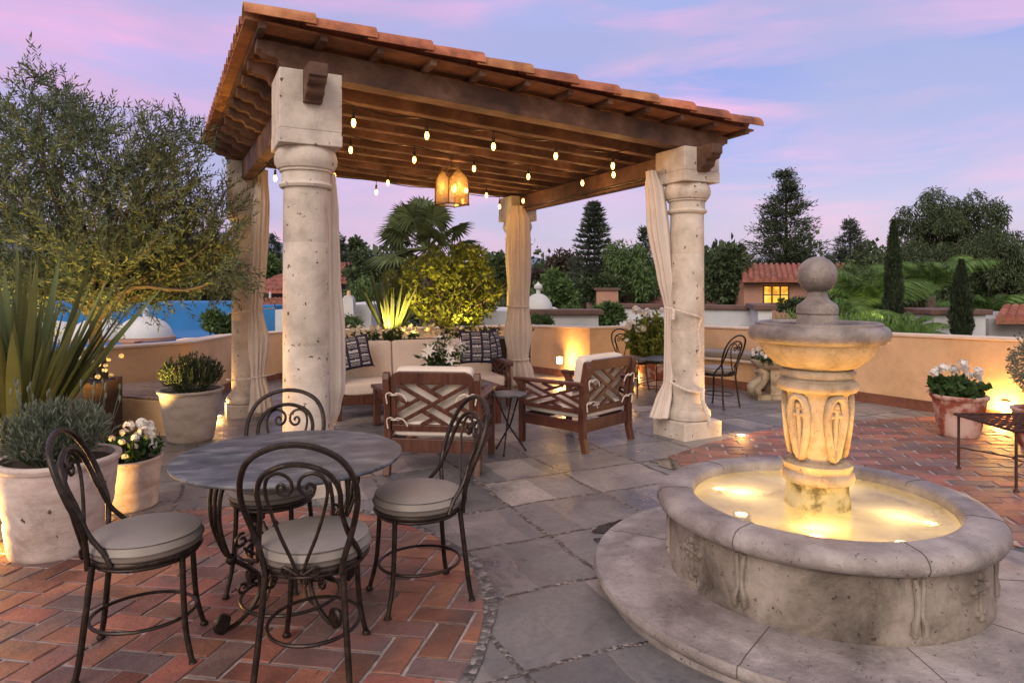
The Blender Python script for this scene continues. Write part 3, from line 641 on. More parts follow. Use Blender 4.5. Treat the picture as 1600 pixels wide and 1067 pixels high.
# rim and step joints: thin dark mortar lines standing 1 mm proud
jm=mat('dark_mortar',(.10,.085,.075),.9,None,30)
RIBS=[-139.5,-84.5,-29.5,20,70,120,170]
for k in RIBS:
    a=R(k); c,s=math.cos(a),math.sin(a)
    MB().tube([((r+.001)*c,(r+.001)*s,z-fz) for r,z in [(.586,.515),(.597,.533),(.62,.5405),(.71,.5385),(.742,.5305),(.762,.508),(.768,.485),(.757,.462)]],.0022,5).build('rim_joint',jm,rim,True)
for k in range(8):
    a=R(-129+40*k); c,s=math.cos(a),math.sin(a)
    MB().tube([(r*c,r*s,z-fz) for r,z in [(.715,zs),(1.0,zs+.0005),(1.05,zs-.0075),(1.08,fz+.098),(1.088,fz+.075),(1.082,fz+.055)]],.0022,5).build('step_joint',jm,ft.children[0],True)
def onwall(a,r,z): return Vector((r*math.cos(a),r*math.sin(a),z-fz))
for k in RIBS:
    a=R(k); mb=MB()
    for da in (-.026,.026):
        q=[onwall(a+da*f,.700+dr,z) for f,dr,z in [(1.0,.004,.43),(.75,.010,.40),(.45,.012,.34),(.5,.010,.29),(1.1,.014,.26),(1.25,.012,.22),(.9,.006,zs+.03)]]
        mb.tube(q,[.010,.013,.012,.010,.014,.014,.010],7)
    mb.build('rib_moulding',M['fstone'],wall,True)
for k in [-163,-57,-5,45,95,145]:
    a=R(k); mb=MB()
    mb.tube([onwall(a,.702,z) for z in (.375,.30,zs+.06)],[.013,.010,.012],7)
    mb.tube([onwall(a+x,.702,.345) for x in (-.07,-.03,0,.03,.07)],[.010,.012,.016,.012,.010],7)
    for x,z in ((-.085,.345),(.085,.345),(0,.392),(-.05,.372),(.05,.372),(-.05,.318),(.05,.318)): mb.ball(onwall(a+x,.700,z),.020 if abs(x)!=.05 else .012,8)
    for x in (-.035,.035): mb.ball(onwall(a+x,.700,zs+.07),.016,8)
    mb.ball(onwall(a,.700,zs+.05),.02,8)
    mb.build('carved_cross',M['fstone'],wall,True)
L3([(.60,.34),(.0005,.34)],M['fvase'],'pool_floor',caps=False)
# milky moving water
def water_mat():
    global nt
    m=bpy.data.materials.new('milky_pool_water'); m.use_nodes=True; nt=m.node_tree; nt.nodes.clear()
    tc=N('ShaderNodeTexCoord'); n=N('ShaderNodeTexNoise',i={'Scale':3.2,'Detail':3.,'Distortion':.6}); LK(tc.outputs['Object'],n.inputs['Vector'])
    k=ramp([(.32,(.30,)*3),(.66,(.85,)*3)],n.outputs['Fac'])
    t=N('ShaderNodeBsdfTransparent',i={0:(1,.95,.80,1)}); d=N('ShaderNodeBsdfTranslucent',i={0:(.80,.76,.60,1)}); dd=N('ShaderNodeBsdfDiffuse',i={0:(.55,.52,.42,1)})
    m0=N('ShaderNodeMixShader',i={0:.45}); LK(d.outputs[0],m0.inputs[1]); LK(dd.outputs[0],m0.inputs[2])
    m1=N('ShaderNodeMixShader'); LK(k,m1.inputs[0]); LK(t.outputs[0],m1.inputs[1]); LK(m0.outputs[0],m1.inputs[2])
    g=N('ShaderNodeBsdfGlossy',i={'Roughness':.16}); fr=N('ShaderNodeFresnel',i={0:1.33}); m2=N('ShaderNodeMixShader'); LK(fr.outputs[0],m2.inputs[0]); LK(m1.outputs[0],m2.inputs[1]); LK(g.outputs[0],m2.inputs[2])
    n2=N('ShaderNodeTexNoise',i={'Scale':14.,'Detail':2.}); LK(tc.outputs['Object'],n2.inputs['Vector']); b=N('ShaderNodeBump',i={'Strength':.25,'Distance':.01}); LK(n2.outputs['Fac'],b.inputs['Height']); LK(b.outputs[0],g.inputs['Normal'])
    o=N('ShaderNodeOutputMaterial'); LK(m2.outputs[0],o.inputs[0]); return m
M['water']=water_mat()
L3([(.592,.492),(.30,.492),(.0005,.492)],M['water'],'pool_water',caps=False)
ped=L3([(.150,.33),(.150,.50),(.147,.515),(.147,.535),(.142,.54),(.142,.60),(.146,.612)],M['fmoss'],'pedestal_foot',n=48)
L3([(.146,.608),(.160,.615),(.168,.632),(.164,.655),(.150,.664),(.150,.675),(.158,.683),(.157,.700),(.140,.710),(.12,.714)],M['fvase'],'pedestal_ring',n=48)
vase=L3([(.106,.71),(.110,.735),(.118,.80),(.126,.88),(.132,.95),(.134,1.0),(.136,1.03),(.150,1.045),(.172,1.052)],M['fvase'],'carved_vase',n=48)
L3([(.150,1.048),(.176,1.053),(.186,1.068),(.186,1.085),(.176,1.098),(.160,1.102),(.160,1.112),(.170,1.12),(.172,1.142),(.160,1.155),(.12,1.16)],M['fvase'],'vase_collar',n=48)
# carved ovals with crosses on the vase
def rv(z): 
    p=[(.71,.106),(.80,.118),(.88,.126),(.95,.132),(1.03,.136)]
    for (a,ra),(b,rb) in zip(p,p[1:]):
        if z<=b: return ra+(rb-ra)*(z-a)/(b-a)
    return .136
def onv(a,z,dr=0): r=rv(z)+dr; return Vector((r*math.cos(a),r*math.sin(a),z-fz))
for k in range(5):
    a0=R(-114.8-36+72*k); ov=MB(); pts=[]
    for q in range(28):
        t=2*PI*q/28; zz=.885+.150*math.sin(t); wdt=.42*math.cos(t)*(.72+.28*math.sin(t)); pts.append(onv(a0+wdt,zz,.012))
    ov.tube(pts,.019,8,closed=True)
    pts=[]
    for q in range(24):
        t=2*PI*q/24; pts.append(onv(a0+.24*math.cos(t)*(.72+.28*math.sin(t)),.885+.105*math.sin(t),.006))
    ov.tube(pts,.005,6,closed=True)
    ov.tube([onv(a0,z,.009) for z in (.975,.93,.87,.81,.785)],[.012,.010,.009,.011,.013],7)
    ov.tube([onv(a0+x,.945,.009) for x in (-.15,-.07,0,.07,.15)],[.010,.008,.010,.008,.010],7)
    for x,z,r in ((-.15,.945,.013),(.15,.945,.013),(0,.99,.016),(-.06,.975,.010),(.06,.975,.010),(0,.79,.016),(-.08,.785,.010),(.08,.785,.010)): ov.ball(onv(a0+x,z,.007),r,8)
    for sx_ in (-1,1): ov.tube([onv(a0+sx_*.05,z,.006) for z in (.92,.86,.81)],.004,5)
    ov.build('carved_oval',M['fvase'],vase,True)
bw_=L3([(.10,1.155),(.15,1.158),(.19,1.175),(.225,1.205),(.252,1.24),(.266,1.27),(.270,1.285),(.262,1.292)],M['fvase'],'bowl',n=64)
L3([(.262,1.283),(.292,1.286),(.312,1.297),(.320,1.315),(.321,1.335),(.314,1.355),(.300,1.366),(.288,1.370),(.287,1.380),(.278,1.384),(.268,1.380),(.262,1.366),(.24,1.35),(.05,1.345)],M['fwet'],'bowl_rim',bw_,64)
L3([(.269,1.3745),(.0005,1.3745)],M['wet'],'bowl_water',bw_,64,caps=False)
L3([(.094,1.345),(.094,1.415),(.090,1.42),(.096,1.425),(.096,1.452),(.090,1.468),(.074,1.478),(.055,1.495),(.046,1.515),(.043,1.54),(.044,1.545)],M['fwet'],'finial_stem',n=40)
MB().ball((0,0,1.612-fz),.092,40).build('ball_finial',M['fwet'],ft,True)
# thin falling water
M['drip']=bpy.data.materials.new('falling_water'); M['drip'].use_nodes=True; nt=M['drip'].node_tree; nt.nodes.clear()
_a=N('ShaderNodeBsdfTransparent'); _b=N('ShaderNodeBsdfDiffuse',i={0:(.85,.85,.8,1)}); _m=N('ShaderNodeMixShader',i={0:.045}); _o=N('ShaderNodeOutputMaterial'); LK(_a.outputs[0],_m.inputs[1]); LK(_b.outputs[0],_m.inputs[2]); LK(_m.outputs[0],_o.inputs[0])
# pool lamps
for a in (-115,-35,60,150):
    x,y=.36*math.cos(R(a)),.36*math.sin(R(a))
    MB().lathe([(.045,.0),(.045,.03),(.03,.034)],(x,y,.345-fz),16).build('pool_lamp_body',M['iron'],ft,True)
    MB().lathe([(.030,.0345),(.0005,.0365)],(x,y,.345-fz),16).build('pool_lamp_lens',emat('pool_lamp_glow',(1,.72,.30),20) if a==-115 else bpy.data.materials['pool_lamp_glow'],ft)
    lamp('POINT',(x,y,.42-fz),4.2,(1,.70,.28),ft,.05)
    lamp('SPOT',(x*1.35,y*1.35,.486-fz),32.,(1,.46,.08),ft,.04,rot=Vector((-x*.9,-y*.9,.62)).to_track_quat('-Z','Y').to_euler(),spot=95,blend=.8)
p=G(1558,955); MB().tube([(p.x-FC.x-.10,p.y-FC.y+.05,zs+.035-fz),(p.x-FC.x,p.y-FC.y+.0,zs+.03-fz)],.024,12).build('drain_spout',M['fcap'],ft,True)
# ================================================================== bistro set
def spiral(c,ux,uy,r0,r1,a0,turns,n=18):
    out=[]
    for i in range(n+1):
        t=i/n; a=a0+turns*2*PI*t; r=r0+(r1-r0)*t; out.append(c+ux*(r*math.cos(a))+uy*(r*math.sin(a)))
    return out
def bistro_chair(label,low=False):
    t=thing('bistro_chair',label,'chair',group='wrought iron bistro chairs with round cushions')
    I=M['iron']
    MB().tube(ring(0,0,.447,.205,n=40)[:-1],.013,8,closed=True).tube(ring(0,0,.428,.195,n=40)[:-1],.010,6,closed=True).lathe([(.19,.44),(.19,.452)],(0,0,0),32).build('seat_frame',I,t,True)
    MB().lathe([(.185,.455),(.208,.458),(.216,.470),(.2165,.484),(.2205,.487),(.2165,.490),(.214,.506),(.205,.517),(.2095,.521),(.203,.524),(.17,.533),(.10,.540),(.0005,.543)],(0,0,0),48,wob=.006).build('seat_cushion',M['cush'],t,True,auto=60); MB().tube(ring(0,0,.5185,.2075,n=48)[:-1],.0028,5,closed=True).tube(ring(0,0,.487,.2195,n=48)[:-1],.0022,5,closed=True).build('piping',M['pipe'],[c for c in t.children if c.name.startswith('seat_cushion')][0],True)
    for sx in (-1,1):
        MB().tube([(sx*.135,.155,.445),(sx*.14,.16,.30),(sx*.15,.170,.15),(sx*.165,.19,.05),(sx*.172,.20,.012)],[.0125,.0125,.0115,.011,.011],8,smooth=4).lathe([(.016,0),(.019,.008),(.014,.02)],(sx*.172,.20,0),10).build('leg',I,t,True)
        MB().tube([(sx*.145,-.165,.445),(sx*.155,-.18,.30),(sx*.172,-.20,.10),(sx*.18,-.215,.012)],[.013,.0125,.012,.012],8,smooth=4).lathe([(.016,0),(.019,.008),(.014,.02)],(sx*.18,-.215,0),10).build('leg',I,t,True)
    MB().tube([(q.x*.95,q.y*1.05,q.z) for q in ring(0,-.01,.175,.19,n=40)[:-1]],.0075,7,closed=True).build('foot_ring',I,t,True)
    def bk(x,z):
        a=min(1,max(0,(z-.46)/.5)); return Vector((x,-((1-a)*math.sqrt(.230**2-min(abs(x),.19)**2)+a*.325),z))
    o=[bk(x,z) for x,z in [(-.14,.43),(-.155,.50),(-.185,.60),(-.212,.72),(-.206,.815),(-.165,.895),(-.088,.942),(0,.957),(.088,.942),(.165,.895),(.206,.815),(.212,.72),(.185,.60),(.155,.50),(.14,.43)]]
    MB().tube(o,.0118,8,smooth=6).build('outer_hoop',I,t,True)
    q=[bk(x,z)+Vector((0,.014+dy,0)) for x,z,dy in [(-.200,.45,.03),(-.190,.50,.02),(-.168,.58,.01),(-.150,.68,.01),(-.150,.77,0),(-.120,.835,0),(-.062,.868,0),(0,.879,0),(.062,.868,0),(.120,.835,0),(.150,.77,0),(.150,.68,.01),(.168,.58,.01),(.190,.50,.02),(.200,.45,.03)]]
    MB().tube(q,.0105,8,smooth=6).build('inner_hoop',I,t,True)
    for sx in (-1,1):
        ux=Vector((sx,0,0)); uy=(bk(0,.9)-bk(0,.8)).normalized()
        pts_=[(.012,.462),(.032,.52),(.065,.60),(.097,.70),(.112,.775),(.102,.826),(.068,.848),(.034,.840),(.014,.815),(.016,.783),(.036,.764),(.060,.770),(.067,.793),(.052,.808),(.039,.798),(.044,.789)]
        MB().tube([bk(sx*x,z) for x,z in pts_],[.0072]*31+[.0068]*15,6,smooth=3).build('back_scroll',I,t,True)
        c2=bk(sx*.045,.462); MB().tube(spiral(c2,ux,uy,.008,.024,PI*1.9,1.2,12)+[bk(sx*.012,.452)],.006,6,smooth=2).build('foot_scroll',I,t,True)
    return t
ch=bistro_chair('bistro chair at the left of the round table, before the lavender pot')
def place(o,x,y,deg,label=None,dz=0):
    o.location=(x,y,zg(x,y)+dz); o.rotation_euler=(0,0,R(deg-90))
    if label: o['label']=label
    return o
DZ=.009
place(ch,-1.545,2.79,18,dz=DZ)
place(copy_tree(ch),-.80,2.68,93,'nearest bistro chair, its heart scroll back turned to the camera',DZ)
place(copy_tree(ch),-.465,3.26,206,'bistro chair at the right of the round table, side on to the camera',DZ)
place(copy_tree(ch),-1.27,3.50,-86,'bistro chair tucked under the far side of the round table',DZ)
place(copy_tree(ch),1.93,10.55,-58,'small distant bistro chair left of the white rose pot',0)
place(copy_tree(ch),2.72,8.72,128,'bistro chair standing behind the front right column by the curved bench',0)
# table
TX,TY=-1.06,3.16; tz=zg(TX,TY)+DZ
tb=thing('bistro_table','round slate topped bistro table on scrolled iron legs','table',(TX,TY,tz),R(10))
th=.725-0.0
MB().lathe([(.0005,th-.004),(.50,th-.004),(.522,th),(.526,th+.008),(.524,th+.015),(.516,th+.018),(.0005,th+.018)],(0,0,0),72).build('table_top',M['slate'],tb,True,auto=60)
MB().tube(ring(0,0,th-.014,.35,n=40)[:-1],.010,7,closed=True).build('top_ring',M['iron'],tb,True)
MB().tube(ring(0,0,.075,.225,n=40)[:-1],.008,7,closed=True).tube(ring(0,0,.30,.20,n=40)[:-1],.007,7,closed=True).build('stretcher_ring',M['iron'],tb,True)
for k in range(4):
    a=R(42+90*k); ur=Vector((math.cos(a),math.sin(a),0)); ut=Vector((-math.sin(a),math.cos(a),0))
    rz=lambda r,z,o=0: ur*r+ut*o+Vector((0,0,z))
    mb=MB()
    for o in (-.030,0,.030):
        mb.tube([rz(.35,th-.012,o*1.6),rz(.375,.62,o*1.4),rz(.37,.50,o*1.1),rz(.33,.38,o*.6),rz(.30,.335,o*.35)],.0095,7,smooth=4)
    mb.tube(ring(0,0,0,.024,n=12)[:-1],.009,6,closed=True) if False else None
    mb.ball(rz(.30,.335),.026,10)
    mb.tube([rz(.30,.335),rz(.23,.28),rz(.17,.22),rz(.16,.15),rz(.20,.085),rz(.27,.04),rz(.335,.028)],.0115,7,smooth=4)
    mb.tube(spiral(rz(.335,.068),ur,Zu,.042,.014,-PI/2,.95,14),[.014]*8+[.012]*7,7)
    mb.lathe([(.0005,-.014),(.034,-.012),(.034,.012),(.0005,.014)],(0,0,0),14) if False else None
    mb.tube([rz(.345,.068,-.018),rz(.345,.068,.018)],.030,14)
    mb.build('scroll_leg',M['iron'],tb,True)
    mb=MB()
    for (cr,cz,r0,s0,tn) in ((.25,.40,.035,PI*.2,1.2),(.13,.36,.030,PI*.9,-1.2)):
        mb.tube(spiral(rz(cr,cz),ur,Zu,.008,r0,s0,tn,14),.007,6)
    mb.tube([rz(.24,.365),rz(.20,.33),rz(.15,.31),rz(.11,.335)],.007,6,smooth=3)
    mb.tube(spiral(rz(.10,.16),ur,Zu,.006,.035,PI*.3,1.1,12)+[rz(.13,.09),rz(.20,.075)],.007,6,smooth=2)
    mb.tube(spiral(rz(.245,.19),ur,Zu,.006,.028,-PI*.6,-1.1,12)+[rz(.22,.24),rz(.19,.25)],.0065,6,smooth=2)
    mb.build('scroll_bracket',M['iron'],tb,True)
# ================================================================== lounge furniture
def plank(mb,a,b,wd,ht,up=Zu): mb.beam(a,b,wd,ht,up); return mb
LAT=[((.0,1.),(1.,.0)),((.0,.0),(1.,1.)),((.30,1.),(.635,.655)),((.0,.32),(.345,.66)),((.36,.345),(.70,.0)),((.66,.34),(1.,.68)),((.48,.82),(.66,1.)),((.82,.50),(1.,.32)),((.18,.50),(.0,.68)),((.52,.18),(.34,.0))]
def lattice(name,o,ux,uy,wd,ht,m,parent,t=.022,bw=.032):
    mb=MB(); un=ux.cross(uy)
    for i,((a,b),(c,d)) in enumerate(LAT):
        p=o+ux*(a*wd)+uy*(b*ht); q=o+ux*(c*wd)+uy*(d*ht); k=(i%2)*.0015+i*.0003
        mb.beam(p+un*k,q+un*k,t,bw,up=(uy if abs((q-p).normalized().dot(uy))<.98 else ux).lerp(uy,1)) if False else beam_in_plane(mb,p+un*k,q+un*k,un,bw,t)
    return mb.build(name,m,parent,bevel=.003)
def beam_in_plane(mb,a,b,n,wd,t):
    x=(b-a); L=x.length; x/=L; y=n.cross(x)
    T=Matrix(((x[0],y[0],n[0],0),(x[1],y[1],n[1],0),(x[2],y[2],n[2],0),(0,0,0,1)))
    mb.box(0,(L,wd,t),Mx=Matrix.Translation((a+b)/2)@T)
def cushion(name,c,size,m,parent,rz=0,rx=0,puff=.25,n=10,pillow=False,seed=0):
    """boxy upholstered cushion with rounded, slightly puffed faces"""
    X,Y_,Z=[k/2 for k in size]; rng=random.Random(seed)
    mb=MB(); vs=[];fs=[]
    T=Matrix.Translation(Vector(c))@Matrix.Rotation(rz,4,'Z')@Matrix.Rotation(rx,4,'X')
    e=.5 if not pillow else 1
    def surf(u,v,s):
        # u,v in -1..1 ; profile height
        k=(1-abs(u)**(6 if not pillow else 2.2))*(1-abs(v)**(6 if not pillow else 2.2))
        h=(.80+.20*k**.5 if not pillow else .03+.97*k**.55)
        px=math.copysign(abs(u)**.9,u); py=math.copysign(abs(v)**.9,v)
        cr=(1-.03*(abs(u)*abs(v))**6)
        if pillow: cr=1-.06*(1-abs(u)**2)*(abs(v)**4)-.06*(1-abs(v)**2)*(abs(u)**4)
        return (X*px*cr,Y_*py*cr,s*Z*(h+ (puff*.12*math.sin(u*4+seed)*math.cos(v*3+seed) if not pillow else 0)))
    g=[[surf(-1+2*i/n,-1+2*j/n,1) for j in range(n+1)] for i in range(n+1)]
    h=[[surf(-1+2*i/n,-1+2*j/n,-1) for j in range(n+1)] for i in range(n+1)]
    for gr,sg in ((g,1),(h,-1)):
        o=len(vs)
        for r_ in gr: vs+=r_
        for i in range(n):
            for j in range(n):
                q=(o+i*(n+1)+j,o+(i+1)*(n+1)+j,o+(i+1)*(n+1)+j+1,o+i*(n+1)+j+1); fs.append(q if sg>0 else q[::-1])
    N1=(n+1)*(n+1); bd=[(i,0) for i in range(n)]+[(n,j) for j in range(n)]+[(n-i,n) for i in range(n)]+[(0,n-j) for j in range(n)]
    for a,b in zip(bd,bd[1:]+bd[:1]):
        ia=a[0]*(n+1)+a[1]; ib=b[0]*(n+1)+b[1]; fs.append((ia+N1,ib+N1,ib,ia))
    mb.add([T@Vector(v) for v in vs],fs)
    o=mb.build(name,m,parent,True,auto=80)
    if not pillow: b=o.modifiers.new('b','BEVEL'); b.width=.022; b.segments=3; b.limit_method='ANGLE'; b.angle_limit=R(50)
    return o,T,surf
def bow(c,s=1):
    c=Vector(c); mb=MB()
    mb.tube([c,c+Vector((-.035*s,-.022,.018)),c+Vector((-.085*s,-.02,.0)),c+Vector((-.115*s,-.015,-.05))],.006,5,smooth=4)
    mb.tube([c,c+Vector((.03*s,-.025,.02)),c+Vector((.06*s,-.022,.0)),c+Vector((.05*s,-.02,-.07))],.006,5,smooth=4)
    mb.tube([c+Vector((-.04,0,.0)),c+Vector((0,-.02,.0)),c+Vector((.04,0,.0))],.006,5)
    return mb
def armchair(label):
    t=thing('armchair',label,'armchair',group='wooden lattice armchairs with cream cushions')
    Wd=M['teak']; w=.41
    # local: faces +Y, back at -Y
    for sx in (-1,1):
        x=sx*(w-.03)
        ux=Vector((0,1,0)); uy=Zu; un=Vector((1,0,0))
        MB().prism([(-.46,0),(-.40,0),(-.365,.14),(-.355,.30),(-.37,.60),(-.415,.84),(-.435,.86),(-.465,.85),(-.475,.80),(-.435,.55),(-.42,.30),(-.425,.14)],(x,0,0),ux,uy,un,.058).build('leg',Wd,t,bevel=.008)
        MB().prism([(.335,0),(.39,0),(.39,.50),(.405,.56),(.44,.60),(.44,.62),(.335,.62)],(x,0,0),ux,uy,un,.058).build('leg',Wd,t,bevel=.008)
        mb=MB(); mb.beam((x,-.42,.64),(x,.46,.625),.075,.035); mb.build('arm',Wd,t,bevel=.012,seg=3)
        mb=MB(); mb.beam((x,-.385,.245),(x,.345,.245),.034,.10); mb.beam((x,-.385,.385),(x,.345,.385),.034,.035); mb.build('side_rail',Wd,t,bevel=.004)
        lattice('arm_lattice',Vector((x,-.375,.40)),Vector((0,1,0)),Zu,.715,.21,Wd,t,bw=.026)
    MB().beam((-w+.06,.362,.245),(w-.06,.362,.245),.034,.10).build('front_rail',Wd,t,bevel=.004)
    MB().beam((-w+.06,-.385,.245),(w-.06,-.385,.245),.034,.11).build('rear_rail',Wd,t,bevel=.004)
    # back frame leaning
    tl_=Vector((0,-.12,1)).normalized(); o=Vector((0,-.385,.37)); X=Vector((1,0,0)); wi=w-.062
    mb=MB(); up=tl_
    p=lambda x,h:o+X*x+tl_*h
    n_=X.cross(tl_)
    for a,b,wd in ((p(-wi,.02),p(wi,.02),.055),):
        beam_in_plane(mb,a,b,n_,wd,.030)
    for sx in (-1,1): beam_in_plane(mb,p(sx*(wi-.02),.045),p(sx*(wi-.02),.40),n_,.04,.0285)
    mb.prism([(-wi,.395),(wi,.395),(wi,.44),(wi-.02,.475),(wi-.07,.497),(-wi+.07,.497),(-wi+.02,.475),(-wi,.44)],o,X,tl_,n_,.032)
    mb.build('back_frame',Wd,t,bevel=.005)
    lattice('back_lattice',p(-wi+.04,.045),X,tl_,2*wi-.08,.352,Wd,t)
    cushion('seat_cushion',(0,-.01,.375),(.70,.74,.14),M['fab'],t,n=12)
    cushion('back_cushion',(0,-.29,.66),(.66,.46,.13),M['fab'],t,rx=R(90+8),n=12,seed=2)
    for sx in (-1,1):
        for h in (.09,.30):
            bow(p(sx*(wi-.03),h)+Vector((0,-.022,0)),sx).build('cushion_tie',M['ropet'],t,True)
    return t
a1=armchair('lattice back armchair seen from behind in front of the coffee table'); place(a1,-.63,6.03,83.5)
a2=copy_tree(a1); a2['label']='lattice armchair turned toward the sofa, left of the front right column'; place(a2,.645,6.84,137)
for a_ in (a1,a2): a_.scale=(1.03,1.03,1.03)
# sofa
def sofa():
    ang=math.atan2(.8,2.0); c=Vector((-1.27,9.20,0)); c.z=zg(c.x,c.y)
    t=thing('sofa','long cream cushioned timber sofa at the back of the pergola','sofa',c,ang)
    Wd=M['teak']; w=1.16
    for sx in (-1,1):
        x=sx*w
        MB().prism([(-.42,0),(-.36,0),(-.36,.52),(-.385,.60),(-.43,.64),(-.43,.66),(-.33,.66),(-.30,.60),(-.30,.0),(-.36,0)][:0] or [(-.42,0),(-.355,0),(-.355,.62),(-.40,.62),(-.40,.50),(-.42,.44)],(x,0,0),Vector((0,1,0)),Zu,Vector((1,0,0)),.06).build('leg',Wd,t,bevel=.006)
        MB().beam((x,.36,0),(x,.36,.80),.06,.06,up=Vector((0,1,0))).build('leg',Wd,t,bevel=.006)
        MB().prism([(-.50,.62),(-.47,.655),(.38,.70),(.38,.66),(-.46,.60)],(x,0,0),Vector((0,1,0)),Zu,Vector((1,0,0)),.085).build('arm',Wd,t,bevel=.01)
        MB().beam((x,-.38,.245),(x,.34,.245),.036,.12).build('side_rail',Wd,t,bevel=.004)
        lattice('arm_lattice',Vector((x,-.35,.32)),Vector((0,1,0)),Zu,.68,.30,Wd,t,bw=.028)
    MB().beam((-w+.03,-.385,.245),(w-.03,-.385,.245),.036,.12).build('front_rail',Wd,t,bevel=.004)
    MB().beam((-w+.03,.36,.25),(w-.03,.36,.25),.04,.10).beam((-w+.03,.36,.80),(w-.03,.36,.80),.04,.06).build('back_rail',Wd,t,bevel=.004)
    for k in range(3):
        x=-.74+.74*k
        cushion('seat_cushion',(x,-.06,.385),(.735,.72,.17),M['fabb'],t,seed=k,n=12)
        cushion('back_cushion',(x,.235,.69),(.73,.52,.19),M['fabb'],t,rx=R(90-10),seed=k+4,n=12)
    return t,c,ang
sf,sc_,sa=sofa()
def throw_pillow(label,px,py,Y,size,rz,rx,tilt,seed):
    c=W(px,py,Y); t=thing('throw_pillow',label,'pillow',c,group='navy pillows with white stitched marks')
    t.rotation_euler=(R(rx),R(tilt),R(rz))
    o,T,surf=cushion('pillow_cover',(0,0,0),(size,size,.17),M['navy'],t,pillow=True,n=16)
    mb=MB(); rng=random.Random(seed)
    def q(u0,v0,u1,v1):
        vs=[]
        for u,v in ((u0,v0),(u1,v0),(u1,v1),(u0,v1)):
            x,y,z=surf(u,v,1); vs.append((x,y,z+.0022))
        mb.add(vs,[(0,1,2,3)])
    nr=7
    for cx in range(3):
        for r_ in range(nr):
            u=-.84+cx*.60; v=-.86+r_*.25
            if (r_+cx)%2==0:
                for k in range(8): 
                    uu=u+k*.058; h=.085+rng.uniform(-.02,.02); q(uu,v+.02-h*.1,uu+.030,v+.02+h*1.3)
            else:
                for dv in (0,.085,.16):
                    for k in range(7): uu=u+k*.066; q(uu,v+dv,uu+.036,v+dv+.030)
    mb.build('stitched_marks',M['white'],t)
    for s1 in (-1,1): 
        for s2 in (-1,1): MB().tube([(s1*size*.485,s2*size*.485,0),(s1*size*.52,s2*size*.52,-.004)],.007,5).build('corner_tassel',M['navy'],t,True)
    return t
throw_pillow('navy pillow leaning at the left end of the sofa beside the large column',552,551,8.72,.46,20,68,-9,1)
throw_pillow('navy pillow at the right of the sofa, directly behind the lilies',743,542,8.98,.46,18,74,1,2)
throw_pillow('navy pillow half hidden behind the one beside the lilies, near the sofa arm',764,540,9.18,.42,48,78,-5,3)
# coffee table
ct=thing('coffee_table','low square timber coffee table with a grey inset top, in front of the sofa','coffee table',(-.915,8.0,zg(-.915,8.0)),math.atan2(E1.y,E1.x))
for sx in (-1,1):
    for sy in (-1,1): MB().box((sx*.64,sy*.36,.215),(.08,.08,.43)).build('leg',M['teak'],ct,bevel=.006)
MB().beam((-.64,-.36,.38),(.64,-.36,.38),.03,.11).beam((-.64,.36,.38),(.64,.36,.38),.03,.11).beam((-.64,-.36,.38),(-.64,.36,.38),.03,.108).beam((.64,-.36,.38),(.64,.36,.38),.03,.108).build('apron',M['teak'],ct,bevel=.004)
MB().box((0,0,.457),(1.40,.84,.045)).build('table_top',M['teak'],ct,bevel=.008)
MB().box((0,0,.4815),(1.26,.70,.005)).build('inset_top',M['slate'],ct)
# lilies in a vase
def petals(mb,c,ax,n,L,wd,cup,rng,m=None):
    ax=ax.normalized(); u=ax.orthogonal().normalized(); v=ax.cross(u)
    for k in range(n):
        a=2*PI*k/n+rng.uniform(-.2,.2); r=(u*math.cos(a)+v*math.sin(a)); s=(ax.cross(r))
        p0=c; p1=c+(r*cup+ax*(1-cup))*L*.45; p2=c+(r*(cup+.35)+ax*(.55-cup*.5))*L
        mb.add([p0-s*wd*.15,p0+s*wd*.15,p1+s*wd*.5,p1-s*wd*.5,p2+r*L*.1],[(0,1,2,3),(3,2,4)])
vs_=W(688,560,7.95); vz=zg(-.915,8.)+.4845
vt=thing('lily_vase','glass vase of white lilies and greenery standing on the coffee table','vase',(vs_.x,7.95,vz))
MB().lathe([(.045,.0),(.055,.01),(.06,.10),(.048,.18),(.06,.22),(.056,.22),(.044,.18),(.055,.10),(.05,.015),(.0005,.012)],(0,0,0),24).build('glass_vase',M['glass'],vt,True)
rng=random.Random(4); st_=MB(); fl=MB(); Cc=[];Dd=[]
for k in range(26):
    a=rng.uniform(0,6.28); sp=rng.uniform(.2,1.); e=Vector((math.cos(a)*sp*.30,math.sin(a)*sp*.18,.30+rng.uniform(0,.27)*(1.1-sp*.5)))
    st_.tube([(0,0,.02),(e.x*.2,e.y*.2,.2),e],.004,5,smooth=3)
    if k<15: petals(fl,e,Vector((e.x*1.5,e.y*1.5-.12,.22)),6,rng.uniform(.085,.12),.042,.55,rng)
    elif k<20: petals(fl,e,Vector((e.x,e.y,.4)),3,.10,.03,.12,rng)
    for q in range(10): t=rng.uniform(.4,1); Cc.append((e.x*t,e.y*t,.02+(e.z-.02)*t)); Dd.append((rng.uniform(-1,1)+e.x*2,rng.uniform(-1,1)+e.y,rng.uniform(-.3,.7)))
st_.build('stem',M['ger'],vt,True); fl.build('lily_flower',M['petal'],vt)
leaves('leaf',Cc,Dd,np.random.uniform(.07,.15,len(Cc)),.032,M['ger'],vt,fold=.1)
